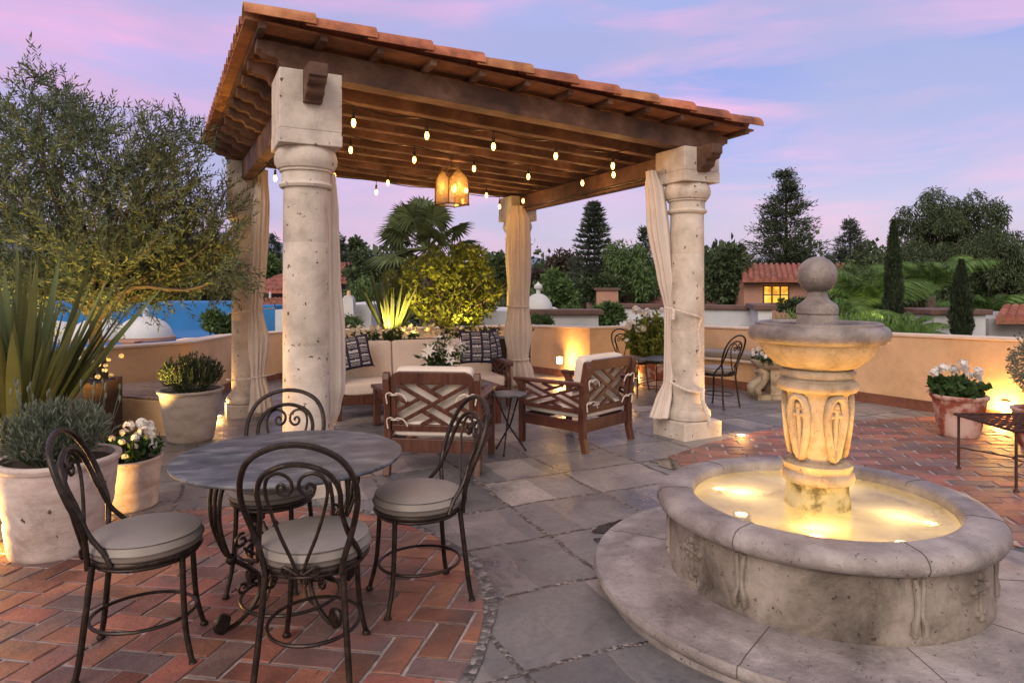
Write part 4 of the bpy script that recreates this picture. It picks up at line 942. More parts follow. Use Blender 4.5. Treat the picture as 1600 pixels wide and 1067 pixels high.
# little folding side table
sx_,sy_=-.033,6.38; sz_=zg(sx_,sy_)
s1=thing('side_table','small round black folding side table between the two armchairs','side table',(sx_,sy_,sz_),R(-20))
MB().lathe([(.0005,.555),(.17,.555),(.177,.560),(.177,.572),(.170,.575),(.0005,.572)],(0,0,0),40).build('table_top',M['slate'],s1,True)
for k in range(3):
    a=R(35+120*k); b=a+PI
    MB().tube([(.13*math.cos(b),.13*math.sin(b),.55),(.02*math.cos(b+1.2),.02*math.sin(b+1.2),.27),(.17*math.cos(a),.17*math.sin(a),.012)],.0085,7).ball((.17*math.cos(a),.17*math.sin(a),.012),.014,8).build('leg',M['iron'],s1,True)
# far square table
q=thing('square_table','small square metal topped table between the distant bistro chairs and rose pot','table',(2.25,9.62,zg(2.25,9.62)),R(52))
MB().box((0,0,.565),(.64,.64,.018)).build('table_top',M['slate'],q,bevel=.004)
for sx in (-1,1):
    for sy in (-1,1): MB().tube([(sx*.30,sy*.30,.555),(sx*.31,sy*.31,0)],.011,6).build('leg',M['iron'],q,True)
MB().tube([(-.305,-.305,.2),(.305,-.305,.2),(.305,.305,.2),(-.305,.305,.2)],.007,6,closed=True).build('stretcher',M['iron'],q,True)
# lattice topped wire table at the right edge
wt=thing('wire_table','rusty iron table with a woven strap top at the right edge','table',(3.87,4.955,zg(3.87,4.955)+DZ))
a=R(-3)
hh=.43; tp=MB(); 
tp.tube([(-.33,-.32,hh),(.33,-.32,hh),(.33,.32,hh),(-.33,.32,hh)],.011,7,closed=True)
for k in range(1,9):
    u=-.33+.66*k/9; v=-.32+.64*k/9
    tp.tube([(u,-.32,hh),(u+.0,-.1,hh+.004),(u,.1,hh-.004),(u,.32,hh)],.0065,5); tp.tube([(-.33,v,hh),(-.1,v,hh-.004),(.1,v,hh+.004),(.33,v,hh)],.0065,5)
tp.build('strap_top',M['rustiron'],wt,True)
for sx in (-1,1):
    for sy in (-1,1): MB().tube([(sx*.31,sy*.30,hh),(sx*.31,sy*.30,.012)],.010,7).lathe([(.017,0),(.017,.012),(.010,.02)],(sx*.31,sy*.30,0),10).build('leg',M['rustiron'],wt,True)
MB().tube([(-.31,-.30,.17),(-.05,-.05,.15),(0,-.02,.15)],.006,6,smooth=3).tube([(.31,-.30,.17),(.05,-.05,.15),(0,-.02,.15)],.006,6,smooth=3).tube([(-.31,.30,.17),(-.05,.05,.15)],.006,6,smooth=3).tube([(.31,.30,.17),(.05,.05,.15)],.006,6,smooth=3).tube(ring(0,0,.15,.09,n=20)[:-1],.006,6,closed=True).build('stretcher',M['rustiron'],wt,True)
#PART4
# ================================================================== benches and pots
WI=offset(WALL,-.0)
# built in slatted bench, left
b_=thing('slatted_bench','plastered bench with weathered wooden slats against the left parapet wall','bench',(-4.7,8.7,zg(-4.7,8.7)))
bo=(-4.7,8.7,zg(-4.7,8.7))
q0,q1,q2,q3=Vector((-5.45,8.25,0)),Vector((-4.02,7.72,0)),Vector((-4.62,9.75,0)),Vector((-5.65,8.62,0))
zt=.245
MB().prism([(p.x,p.y) for p in (q0,q1,q2,q3)],(0,0,(zt-.03-.5)/2),Vector((1,0,0)),Vector((0,1,0)),Zu,zt-.03+.5).build('bench_base',M['plaster'],b_,org=bo,bevel=.01)
for k in range(9):
    t=(k+.5)/9; a=q1.lerp(q2,t); c=q0.lerp(q3,min(1,t*1.0)); a=a+(a-c).normalized()*.03
    a.z=c.z=zt-.012; MB().beam(a,c,.085 if k else .10,.024).build('slat',M['slat'],b_,bevel=.004,org=bo)
# curved bench along the right wall
BP=[(2.3,12.05,.44),(3.33,11.9,.44),(3.90,10.75,.44),(4.45,9.35,.44)]
cb=thing('curved_bench','curved built-in bench with a long grey cushion along the right parapet wall','bench',(3.5,11.3,zg(3.5,11.3)))
co=(3.5,11.3,zg(3.5,11.3))
strip(BP,-.02,-.52,lambda h:-.1,lambda h:h-.02).build('bench_base',M['plaster'],cb,org=co,bevel=.01)
strip(BP,-.03,-.60,lambda h:h-.02,lambda h:h+.02).build('bench_top',M['cream'],cb,org=co,bevel=.008)
strip(BP,-.06,-.57,lambda h:h+.02,lambda h:h+.13).build('bench_cushion',M['cush'],cb,org=co,bevel=.04,seg=4)
strip(BP,-.52,-.535,lambda h:-.05,lambda h:.13).build('skirting',M['skirt'],cb,org=co)
def pot(name,label,x,y,rb,rt,h,m,seed,group=None,dz=0,lip=.02,cat='plant pot',ridges=True):
    z=zg(x,y)+dz; t=thing(name,label,cat,(x,y,z),seed*.7,group)
    pr=[(rb*.9,0),(rb,.012)]
    for k in range(1,15):
        u=k/15; r=rb+(rt-rb)*(u**.85); z_=h*u
        if ridges: r+=.0035*math.sin(u*60)*math.exp(-((u-.45)/.12)**2)*2
        pr.append((r,z_))
    pr+=[(rt+.004,h-lip*1.6),(rt+lip*.6,h-lip*.8),(rt+lip*.55,h-.004),(rt+lip*.2,h),(rt-.02,h-.004),(rt-.028,h-.05)]
    MB().lathe(pr,(0,0,0),48,wob=.018,seed=seed).build('clay_pot',m,t,True,auto=70)
    MB().lathe([(.0005,h-.03),(rt-.026,h-.045)],(0,0,0),24).build('soil',M['soil'],t)
    return t,h
def bush(t,h,rx,rz_,n,L,Wd,m,seed=0,up=.6,stems=0,name='foliage',base=.0,cx=0,cy=0,ll=1.0):
    """leafy sprigs: stems radiate from the pot, leaves along them"""
    np.random.seed(seed); random.seed(seed); C=[];D=[]; sb=MB()
    ns=max(n//26,8)
    for k in range(ns):
        a=random.uniform(0,6.28); sp=math.sqrt(random.uniform(0,1)); el=random.uniform(.72,1.0)*math.sqrt(max(0.05,1-(sp*.86)**2))
        e=Vector((cx+math.cos(a)*sp*rx,cy+math.sin(a)*sp*rx,h+base+rz_*el)); b=Vector((cx+math.cos(a)*sp*rx*.45,cy+math.sin(a)*sp*rx*.45,h-.03))
        mid=(b+e)/2+Vector((math.cos(a)*rx*.1*sp,math.sin(a)*rx*.1*sp,.0))
        pts=catmull([b,mid,e],6)
        if stems and k%2==0: sb.tube(pts,.0028,4)
        for q in range(n//ns):
            u=random.uniform(.18,1)**.8; i=min(int(u*(len(pts)-1)),len(pts)-2); f=u*(len(pts)-1)-i; c=pts[i].lerp(pts[i+1],f)
            d=(pts[i+1]-pts[i]).normalized(); r=Vector(np.random.normal(size=3)).normalized()
            C.append(c[:]); D.append((d*up+r)[:])
    o=leaves(name,C,D,np.random.uniform(.7,1.25,len(C))*L,Wd*ll,m,t,fold=.12)
    if stems: sb.build('stem',M['ger'],t,True)
    return o
def floret_heads(t,heads,r,m,n=26,name='flower_head',pl=.02):
    for (x,y,z) in heads:
        C=[];D=[]; 
        mb=MB(); rng=random.Random(int(abs(x*1e4)+abs(y*3e3)))
        for k in range(n):
            d=Vector((rng.gauss(0,1),rng.gauss(0,1),rng.gauss(.35,.8))).normalized(); c=Vector((x,y,z))+d*r*rng.uniform(.75,1.)
            u=d.orthogonal().normalized(); v=d.cross(u); s_=pl*rng.uniform(.8,1.2); a0=rng.uniform(0,6)
            ps=[c+(u*math.cos(a0+2*PI*i/5)+v*math.sin(a0+2*PI*i/5))*s_ for i in range(5)]
            mb.add([c+d*-.004]+ps,[(0,1+i,1+(i+1)%5) for i in range(5)])
        mb.build(name,m,t)
t,h=pot('lavender_pot','large whitewashed clay pot of grey green lavender at the left edge',-2.79,4.06,.245,.315,.585,M['pot'],1,lip=.03)
bush(t,h,.33,.36,5500,.052,.0085,M['lav'],3,cx=-.03,up=1.3,stems=1,name='lavender_foliage')
sp=MB(); rng=random.Random(2)
for k in range(26):
    a=rng.uniform(0,6.28); r=rng.uniform(.05,.34); e=Vector((math.cos(a)*r,math.sin(a)*r,h+.30+rng.uniform(.0,.13))); sp.tube([(e.x*.8,e.y*.8,h+.1),e],.0022,4); sp.lathe([(.004,0),(.008,.012),(.007,.03),(.001,.042)],e,6)
sp.build('lavender_spike',M['lav'],t,True)
t,h=pot('flower_pot','small whitewashed pot of white geraniums between the lavender pot and the table',-2.86,4.93,.185,.215,.375,M['pot'],2,lip=.018)
bush(t,h,.23,.16,620,.062,.052,M['ger'],5,up=.2,name='geranium_foliage')
rng=random.Random(9)
floret_heads(t,[(-.17,-.08,h+.15),(-.12,-.14,h+.11),(-.20,-.02,h+.08),(-.15,.02,h+.17),(-.09,-.02,h+.20),(-.19,-.12,h+.05)],.022,M['petaly'],14,pl=.013)
floret_heads(t,[(.02,-.10,h+.19),(.07,-.12,h+.14),(.10,-.02,h+.23),(.03,.03,h+.22),(.14,-.06,h+.17),(.20,.0,h+.19),(.05,-.16,h+.08),(.0,-.06,h+.14)],.040,M['petal'],26)
t,h=pot('rosemary_pot','grey clay pot of clipped rosemary left of the rear left column',-3.62,7.43,.235,.33,.58,M['potg'],3,lip=.025,ridges=False)
bush(t,h,.34,.42,5200,.045,.011,M['rose'],8,up=1.8,stems=1,name='rosemary_foliage')
t,h=pot('geranium_pot','terracotta pot with white bloom and white geraniums by the right parapet wall',4.42,6.52,.165,.235,.42,M['pott'],4,lip=.028,ridges=False)
bush(t,h,.27,.17,900,.065,.055,M['ger'],12,up=.2,name='geranium_foliage')
floret_heads(t,[(-.18,-.06,h+.19),(-.12,-.13,h+.17),(-.15,.05,h+.24),(-.06,-.05,h+.25),(-.02,.06,h+.31),(.03,-.10,h+.24),(.12,-.06,h+.25),(.18,-.02,h+.22),(.15,.08,h+.26),(-.2,-.14,h+.12),(.0,-.12,h+.21),(.22,.03,h+.2)],.042,M['petal'],26)
# rose pot between col B and the far table
t,h=pot('rose_pot','terracotta pot overflowing with tall white roses behind the small square table',2.33,10.75,.24,.30,.42,M['pott'],6,lip=.03,ridges=False)
bush(t,h,.50,.86,3200,.085,.05,M['citrus'],14,up=.3,stems=1,name='rose_foliage')
rng=random.Random(3); hd=[]
for k in range(34):
    a=rng.uniform(0,6.28); u=rng.uniform(.3,1); hd.append((math.cos(a)*.46*math.sqrt(1-(u*.8)**2)*1.0,math.sin(a)*.44*math.sqrt(1-(u*.8)**2)-.06,h+.05+.82*u))
floret_heads(t,hd,.05,M['petal'],20,name='rose_bloom',pl=.028)
# ornate stone planter
ux_,uy_=3.66,9.32; t=thing('stone_planter','carved pale stone pedestal planter with white flowers at the end of the curved bench','planter',(ux_,uy_,zg(ux_,uy_)))
mb=MB(); mb.box((0,0,.03),(.50,.36,.06)); mb.box((.04,0,.25),(.16,.20,.40))
for sx in (-1,1):
    mb.tube([(sx*.20,0,.08),(sx*.26,0,.15),(sx*.16,0,.22),(sx*.10,0,.32),(sx*.18,0,.42)],[.09,.07,.045,.05,.08],10,smooth=4)
    for sy in (-1,1): mb.tube([(sx*.21,sy*.10,.07),(sx*.235,sy*.12,.14),(sx*.14,sy*.09,.23),(sx*.12,sy*.10,.36)],[.05,.035,.028,.04],8,smooth=3)
mb.build('carved_pedestal',M['fvase'],t,True,auto=60)
MB().lathe([(.12,.40),(.20,.43),(.27,.50),(.285,.54),(.26,.545),(.24,.51),(.0005,.50)],(0,0,0),28,sy=.75).build('basin',M['fvase'],t,True)
bush(t,.50,.30,.16,900,.05,.022,M['ger'],22,up=.3,name='foliage')
rng=random.Random(8); floret_heads(t,[(rng.uniform(-.30,.25),rng.uniform(-.24,.1),.55+rng.uniform(.02,.16)) for k in range(26)],.028,M['petal'],12,pl=.018)
# topiary at the right edge
t,h=pot('topiary_pot','clipped grey green lavender ball seen at the right edge above the wire table',4.78,5.95,.16,.22,.36,M['pott'],8,lip=.02)
MB().tube([(0,0,h-.05),(.01,0,h+.15),(0,0,h+.32)],.014,8,smooth=3).build('trunk',M['bark'],t,True)
np.random.seed(5); C=unit(3200); Rr=.24*np.random.uniform(.3,1,(3200,1))**.4; leaves('ball_foliage',C*Rr+np.array([0,0,h+.38]),C+np.random.normal(0,.6,C.shape),np.random.uniform(.035,.06,3200),.009,M['lav'],t)
mb=MB(); rng=random.Random(6)
for k in range(30):
    d=Vector((rng.gauss(0,1),rng.gauss(0,1),rng.gauss(.5,1))).normalized(); e=d*rng.uniform(.26,.36)+Vector((0,0,h+.38)); mb.tube([d*.2+Vector((0,0,h+.38)),e],.002,4); mb.ball(e,.010,6)
mb.build('seed_head',M['rose'],t,True)
# dark wooden planter, left, with white flowers
px0=(-4.62,7.45); pl=thing('wooden_planter','large dark wooden planter box holding white flowers, left of the slatted bench','planter',(-5.08,7.30,zg(-5.08,7.30)),R(-6))
MB().box((-.15,0,.36),(1.5,.55,.72)).build('planter_box',M['dark'],pl,bevel=.008)
for sx in (-.86,.56): [MB().box((sx,sy,.37),(.09,.09,.75)).build('corner_post',M['dark'],pl,bevel=.006) for sy in (-.25,.25)]
for z in (.18,.36,.54): MB().beam((-.82,-.279,z),(.52,-.279,z),.012,.012).build('board_groove',M['wood'],pl)
bush(pl,.72,.55,.26,1500,.05,.035,M['ger'],31,up=.3,cx=.0,name='foliage')
rng=random.Random(11); floret_heads(pl,[(rng.uniform(-.75,.62),rng.uniform(-.3,.25),.74+rng.uniform(.03,.28)) for k in range(60)],.024,M['petaly'],10,pl=.018)
# ---- sword leaved flax
def flax(name,label,x,y,z,n,L,wd,m,seed,spread=1.0,lean=(0,0),cat='flax plant',dirs=None):
    rng=random.Random(seed); t=thing(name,label,cat,(x,y,z)); mb=MB()
    for k in range(n):
        a=rng.uniform(0,6.28); tilt=rng.uniform(.02,1)**.75*spread; l=L*rng.uniform(.6,1.05); w_=wd*rng.uniform(.7,1.15)
        d=Vector((math.cos(a)*tilt+lean[0],math.sin(a)*tilt+lean[1],1)).normalized(); b=Vector((math.cos(a)*.07,math.sin(a)*.07,0))
        side=d.cross(Vector((math.cos(a+rng.uniform(-.8,.8)),math.sin(a+rng.uniform(-.8,.8)),.2))).normalized(); nv=side.cross(d)
        droop=rng.uniform(.02,.22)*tilt; m_=7; vs=[]
        for i in range(m_+1):
            u=i/m_; c=b+d*l*u+Vector((d.x,d.y,-.8))*l*droop*u*u; ww=w_*(.55+.55*math.sin(PI*min(u*1.2,1)*.6))*(1-u**4)+.001
            vs+=[c-side*ww*.5,c+nv*ww*.22,c+side*ww*.5]
        mb.add(vs,[(3*i+j,3*i+j+1,3*i+4+j,3*i+3+j) for i in range(m_) for j in (0,1)])
    mb.build('sword_leaf_clump',m,t,True,auto=50); return t
flax('flax_plant','big clump of dark green sword leaved flax at the left edge behind the lavender pot',-4.12,5.45,zg(-4.12,5.45)+.2,135,1.95,.088,M['phor'],3,.74,lean=(-.10,-.05))
MB().lathe([(.26,0),(.34,.30),(.36,.34),(.33,.35),(.0005,.32)],(-4.12,5.45,zg(-4.12,5.45)),30,wob=.01).build('x',M['pot']).name='flax_pot'
fp=bpy.data.objects['flax_pot']; tag(fp,'squat whitewashed pot under the big flax clump, hidden behind the lavender','plant pot')
# ---- raised planters behind the sofa with the uplit plants
rp=thing('raised_planter','long dark wooden planter box behind the sofa, full of white flowers','planter',(-1.35,10.95,zg(-1.35,10.95)),math.atan2(.8,2.0))
MB().box((0,0,.44),(3.3,.62,.88)).build('planter_box',M['dark'],rp,bevel=.01)
for k in range(5): MB().box((-1.62+.81*k,-.33,.45),(.08,.03,.90)).build('corner_post',M['dark'],rp,bevel=.006)
bush(rp,.88,1.0,.18,900,.07,.035,M['ger'],41,up=.3,cx=1.0,name='foliage',)
bush(rp,.88,.75,.16,700,.07,.035,M['ger'],42,up=.3,cx=-.9,name='foliage')
rng=random.Random(12)
hd=[(rng.uniform(-1.6,1.75),rng.uniform(-.36,.25),.90+rng.uniform(.03,.22)) for k in range(150)]
for k in range(0,150,15): floret_heads(rp,hd[k:k+1],.05,M['petaly'],16,pl=.03)
mb=MB()
for (x,y,z) in hd:
    c=Vector((x,y,z)); s_=rng.uniform(.02,.04); petals(mb,c,Vector((rng.gauss(0,.5),-.6,.8)),5,s_*1.6,s_,.6,rng)
tag(mb.build('small_blossoms',M['petaly'],rp),kind='stuff')
RO=rp.matrix_basis
def rpl(x,y,z): 
    a=math.atan2(.8,2.0); return Vector((-1.35+x*math.cos(a)-y*math.sin(a),10.95+x*math.sin(a)+y*math.cos(a),zg(-1.35,10.95)+z))
fx=W(611,520,10.85); flax('uplit_flax','yellow uplit flax clump rising from the planter behind the sofa',fx.x,10.85,.66,64,1.25,.052,M['phor'],7,.62)
# ================================================================== trees
def limb_tree(mb,base,tips,r0,seed=0,fork=.45):
    rng=random.Random(seed); base=Vector(base)
    for tip in tips:
        tip=Vector(tip); d=tip-base; m1=base+d*.35+Vector((0,0,d.length*.10))+Vector((rng.uniform(-.06,.06),rng.uniform(-.06,.06),0))*d.length
        m2=base+d*.7+Vector((rng.uniform(-.08,.08),rng.uniform(-.08,.08),rng.uniform(-.02,.08)))*d.length
        mb.tube([base,m1,m2,tip],[r0,r0*.62,r0*.36,r0*.12],6,smooth=3) if False else mb.tube(catmull([base,m1,m2,tip],3),[r0*(1-.9*i/9) for i in range(10)],6)
def clumps(centers,radii,n,L,Wd,out=.6,flat=1.,hang=0.):
    """leaves spread through many small sprays inside each clump"""
    C=[];D=[]; tot=sum(r**2 for r in radii)
    for c,r in zip(centers,radii):
        k=max(int(n*r*r/tot),4); d=unit(k); rad=r*np.random.uniform(.15,1,(k,1))**.5; p=d*rad; p[:,2]*=flat
        C.append(p+np.array(c)); dd=d*out+np.random.normal(0,.6,(k,3)); dd[:,2]-=hang; D.append(dd)
    return np.vstack(C),np.vstack(D)
# olive-like tree at the left: sprays of slender leaves on long twigs
ot=Vector((-4.75,7.55,zg(-4.75,7.55))); t=thing('olive_tree','wide olive tree overhanging the left parapet, lit yellow from below','tree',ot)
mb=MB(); mb.tube(catmull([Vector((0,0,0)),Vector((.05,0,.6)),Vector((-.05,.05,1.2)),Vector((0,0,1.6))],4),[.10-.004*i for i in range(13)],9); 
np.random.seed(21); rng=random.Random(21)
outline=[(60,150,.30),(20,200,.35),(100,180,.35),(140,210,.35),(70,240,.45),(10,280,.45),(150,270,.5),(230,215,.3),(280,200,.22),(300,235,.25),(215,270,.4),(265,290,.4),(100,330,.55),(30,350,.5),(180,340,.55),(250,350,.5),(310,330,.4),(340,370,.28),(70,410,.5),(150,410,.55),(230,410,.55),(300,410,.45),(355,430,.25),(20,440,.4),(105,430,.35),(200,432,.35),(270,440,.3),(330,440,.26),(-40,260,.5),(-60,380,.5),(235,462,.18),(150,455,.2),(50,455,.3),(380,445,.12),(350,395,.2)]
cen=[];rad=[];tips=[]
for px,py,r in outline:
    Y=7.5+rng.uniform(-.7,.5); p=W(px,py,Y)-ot; cen.append(p); rad.append(r*1.05); tips.append(p)
    if r>.3:
        p2=W(px+rng.uniform(-25,25),py+rng.uniform(-15,15),Y+rng.uniform(.5,1.0))-ot; cen.append(p2); rad.append(r)
limb_tree(mb,(0,0,1.4),tips,.045,4); mb.build('trunk',M['bark'],t,True)
C=[];D=[];sb=MB()
for c,r in zip(cen,rad):
    for k in range(int((19 if c.z>2.3 else 38)*r/.4)+6):
        d=Vector(unit(1)[0]); d.z=abs(d.z)*.9+.05 if c.z>2.0 else d.z*.8-.05; d=(d+Vector((.15,0,.1))).normalized()
        s0=c+Vector(unit(1)[0])*r*.5; L=r*rng.uniform(.8,1.35)
        bend=Vector((rng.uniform(-.2,.2),rng.uniform(-.2,.2),-.25 if c.z<2 else .1))
        pts=[s0+d*L*u+bend*L*u*u for u in (0,.25,.5,.75,1)]
        if k%3==0: sb.tube(pts,.0035,4)
        nl=int(L/.030)
        for q in range(nl):
            u=(q+.5)/nl; i=min(int(u*4),3); p=pts[i].lerp(pts[i+1],u*4-i); ax=(pts[i+1]-pts[i]).normalized(); s_=ax.orthogonal().normalized(); s_.rotate(Matrix.Rotation(rng.uniform(0,6.28),3,ax))
            for sg in (-1,1): C.append(p[:]); D.append((ax*.9+s_*sg*.75)[:])
leaves('crown',C,D,np.random.uniform(.05,.10,len(C)),np.random.uniform(.014,.022,len(C)),M['olive'],t,fold=.1)
sb.build('twig',M['bark'],t)
# citrus tree behind the sofa
cb_=Vector((W(690,520,11.0).x,11.05,.62)); t=thing('citrus_tree','round yellow green citrus tree lit from below in the planter behind the sofa','tree',cb_)
mb=MB(); np.random.seed(31); rng=random.Random(31); cen=[];rad=[];tips=[]
for px,py,r in [(640,440,.26),(670,420,.28),(700,425,.32),(730,415,.3),(755,430,.28),(770,455,.24),(650,470,.28),(690,460,.36),(725,455,.36),(755,475,.28),(665,490,.24),(700,495,.28),(735,490,.26),(620,455,.18),(715,395,.2),(745,402,.2),(680,400,.2),(610,432,.14),(640,415,.16)]:
    for dy in (-.25,.25): p=W(px,py,11.1+dy+rng.uniform(-.15,.15))-cb_; cen.append(p); rad.append(r*rng.uniform(.5,.85)); tips.append(p)
mb.tube([(0,0,-.1),(.03,0,.12),(.06,0,.3)],.06,8); limb_tree(mb,(.04,0,.2),tips[::2],.03,5); mb.build('trunk',M['bark'],t,True)
C,D=clumps(cen,rad,5200,.1,.05,out=.9); D[:,2]+=.35
leaves('crown',C,D,np.random.uniform(.07,.125,len(C)),np.random.uniform(.04,.06,len(C)),M['citrus'],t,fold=.14)
# fan palm beyond the wall
def fan_palm(label,px,py,Y,Rf,n,seed):
    c=W(px,py,Y); rng=random.Random(seed); t=thing('fan_palm',label,'palm tree',(c.x,c.y,-6))
    h=c.z+6; mb=MB(); mb.tube([(0,0,0),(0.1,0,h*.5),(0,0,h-.2)],[.28,.24,.26],12,smooth=6); mb.build('trunk',M['bark'],t,True)
    mb=MB(); dead=MB()
    for k in range(n):
        a=rng.uniform(0,6.28); el=R(-50+132*((k+.5)/n)**1.0+rng.uniform(-6,6)); d=Vector((math.cos(a)*math.cos(el),math.sin(a)*math.cos(el),math.sin(el)))
        tgt=dead if (el<R(-22)) else mb
        stem=Rf*rng.uniform(.50,.68); b=Vector((0,0,h)); e=b+d*stem+Vector((0,0,-.08*Rf)); tgt.tube([b,b+d*stem*.5,e],[.03,.022,.015],4)
        side=d.cross(Zu).normalized(); up=side.cross(d); rot=rng.uniform(-.6,.6); s2=side*math.cos(rot)+up*math.sin(rot); FL=Rf*rng.uniform(.40,.52); nb_=26
        vs=[];fs=[]
        for q in range(nb_):
            th=R(-128+256*q/(nb_-1)); dr=(d*math.cos(th)+s2*math.sin(th)); L=FL*(.72+.28*math.cos(th*.6))*rng.uniform(.93,1.05); pr=dr.cross(d.cross(s2)).normalized(); w_=FL*.055
            nrm=d.cross(s2).normalized(); m_=e+dr*L*.55+nrm*.02; tip=e+dr*L-Vector((0,0,1))*L*(.22+.1*rng.random())
            o=len(vs); vs+=[e,m_-pr*w_,m_+nrm*w_*.5,m_+pr*w_,tip]; fs+=[(o,o+1,o+2),(o,o+2,o+3),(o+1,o+4,o+2),(o+2,o+4,o+3)]
        tgt.add(vs,fs)
    mb.build('crown',M['palm'],t); dead.build('dead_fronds',M['brownl'],t) if dead.v else None
    return t
fan_palm('tall fan palm rising behind the citrus tree and under the lantern',668,388,17.,1.55,38,2)
def feather_palm(label,px,py,Y,Rf,n,seed,group,m='fpalm',el0=5):
    c=W(px,py,Y); rng=random.Random(seed); t=thing('feather_palm',label,'palm tree',(c.x,c.y,-6),group=group)
    h=c.z+6; MB().tube([(0,0,0),(0.1,.1,h*.5),(0,0,h)],[.16,.12,.12],10,smooth=5).build('trunk',M['bark'],t,True)
    mb=MB()
    for k in range(n):
        a=2*PI*k/n*2.4+rng.uniform(-.3,.3); el=R(rng.uniform(el0,82)); L=Rf*rng.uniform(.8,1.15); d=Vector((math.cos(a)*math.cos(el),math.sin(a)*math.cos(el),math.sin(el)))
        hz=Vector((math.cos(a),math.sin(a),0)); pts=[Vector((0,0,h))+d*L*u+(hz*.28-Zu*.50)*L*u**2.4 for u in [i/9 for i in range(10)]]
        mb.tube(pts,[.02-.0017*i for i in range(10)],4)
        for i in range(44):
            u=.12+.88*i/44; j=min(int(u*9),8); p=pts[j].lerp(pts[j+1],u*9-j); ax=(pts[j+1]-pts[j]).normalized(); sd=ax.cross(Zu).normalized(); ll=L*.24*(math.sin(PI*min(u*.95+.08,1))**.6+.1)
            for sg in (-1,1):
                e=p+(sd*sg*.62+ax*.70-Zu*.62+Vector((0,0,rng.uniform(-.12,.12))))*ll; w_=ax*ll*.045
                mb.add([p-w_*.5,p.lerp(e,.5)-w_-Zu*.0+Zu*ll*.06,e,p.lerp(e,.5)+w_+Zu*ll*.06],[(0,1,2,3)])
    mb.build('crown',M[m],t); return t
gp='feather palms behind the right parapet wall'
feather_palm('bright green arching palm lit between the two columnar cypresses',1455,462,20,2.3,22,3,gp,el0=58)
feather_palm('dark arching palm left of the tall cypress, behind the fountain bowl',1352,492,18,2.2,22,4,gp,el0=48)
feather_palm('low arching palm right of the short cypress, over the white wall',1540,505,22,1.9,22,5,gp,el0=35)
feather_palm('small palm just right of the fountain ball finial',1312,500,17,1.4,20,6,gp)
feather_palm('low drooping palm at the foot of the tall cypress',1420,520,14,.9,18,7,gp)
def crown_tree(label,px,py,Y,wpx,hpx,m,seed,kind='broad',n=5000,group='trees standing beyond the terrace',cat='tree',name='broadleaf_tree',leafL=None,trunk=True,tall=None):
    """px,py = centre of the crown in the view, wpx/hpx its size; trunk goes to the ground at -6"""
    c=W(px,py,Y); s=Y/F; rw=wpx*s/2; rh=hpx*s/2; rng=random.Random(seed); np.random.seed(seed)
    t=thing(name,label,cat,(c.x,c.y,-6),group=group); h=c.z+6
    cen=[];rad=[];tips=[]
    LL=leafL or max(.05,s*9)
    if kind=='broad':
        k=0
        while k<26:
            d=Vector((rng.uniform(-1,1),rng.uniform(-1,1),rng.uniform(-1,1)))
            if d.length>1: continue
            q=rng.uniform(.20,.40); p=Vector((d.x*rw*.86,d.y*rw*.86,h+d.z*rh*.86)); cen.append(p); rad.append(q*min(rw,rh)*1.15); tips.append(p); k+=1
        C,D=clumps(cen,rad,n,0,0,out=.7); 
    elif kind=='conifer':
        C=[];D=[]; z0=h-rh; lay=15
        for i in range(lay):
            u=i/(lay-1); z=z0+2*rh*u; rr=rw*(1-u)**.8*(.82+.3*rng.random())+rw*.05
            for k in range(max(4,int(9*(1-u)+4))):
                a=rng.uniform(0,6.28); L=rr*rng.uniform(.65,1.12); e=Vector((math.cos(a)*L,math.sin(a)*L,z-L*.05+L*rng.uniform(.0,.22))); tips.append(e); q=int(n/(lay*9))
                uu=np.random.uniform(.15,1,(q,1)); p=np.array([[0,0,z]])*(1-uu)+np.array([e[:]])*uu+np.random.normal(0,1,(q,3))*np.array([[.10,.10,.055]])*rw*(1.05-.3*uu)
                C.append(p); D.append(np.tile(np.array([[math.cos(a),math.sin(a),.4]]),(q,1))+np.random.normal(0,.5,(q,3)))
        C=np.vstack(C);D=np.vstack(D)
    elif kind=='norfolk':
        C=[];D=[]; z0=h-rh; lay=17
        for i in range(lay):
            u=i/(lay-1); z=z0+2*rh*u**.93; rr=rw*(1-u)**.75*(.9+.2*rng.random())+rw*.04
            for k in range(9):
                a=2*PI*k/9+i*.7; L=rr*rng.uniform(.82,1.08); e=Vector((math.cos(a)*L,math.sin(a)*L,z+L*.20)); tips.append(e); q=int(n/(lay*9))
                uu=np.random.uniform(.1,1,(q,1)); p=np.array([[0,0,z]])*(1-uu)+np.array([e[:]])*uu+np.random.normal(0,1,(q,3))*np.array([[.055,.055,.022]])*rw
                C.append(p); D.append(np.tile(np.array([[math.cos(a),math.sin(a),.5]]),(q,1))+np.random.normal(0,.35,(q,3)))
        C=np.vstack(C);D=np.vstack(D)
    elif kind=='cypress':
        u=np.random.uniform(0,1,(n,1)); prof=np.sin(np.clip(u*1.02+.03,0,1)**.75*PI)**.55*(1-.35*u); a=np.random.uniform(0,6.28,(n,1)); lump=1+.16*np.sin(a*3+u*22)+.1*np.sin(a*5-u*37)
        r=rw*.78*prof*lump*np.random.uniform(.45,1,(n,1))**.5
        C=np.hstack([r*np.cos(a),r*np.sin(a),h-rh+2*rh*u]); D=np.hstack([np.cos(a)*.45,np.sin(a)*.45,np.ones((n,1))])+np.random.normal(0,.22,(n,3)); tips=[]
    elif kind=='weep':
        k=0
        while k<50:
            d=Vector((rng.uniform(-1,1),rng.uniform(-1,1),rng.uniform(-.9,1)))
            if d.length>1.05: continue
            p=Vector((d.x*rw*.88,d.y*rw*.88,h+d.z*rh*.86)); cen.append(p); rad.append(rng.uniform(.14,.27)*min(rw,rh)*1.25); tips.append(p); k+=1
        C,D=clumps(cen,rad,n,0,0,out=.3,flat=1.25,hang=.9)
    nn_=len(C)
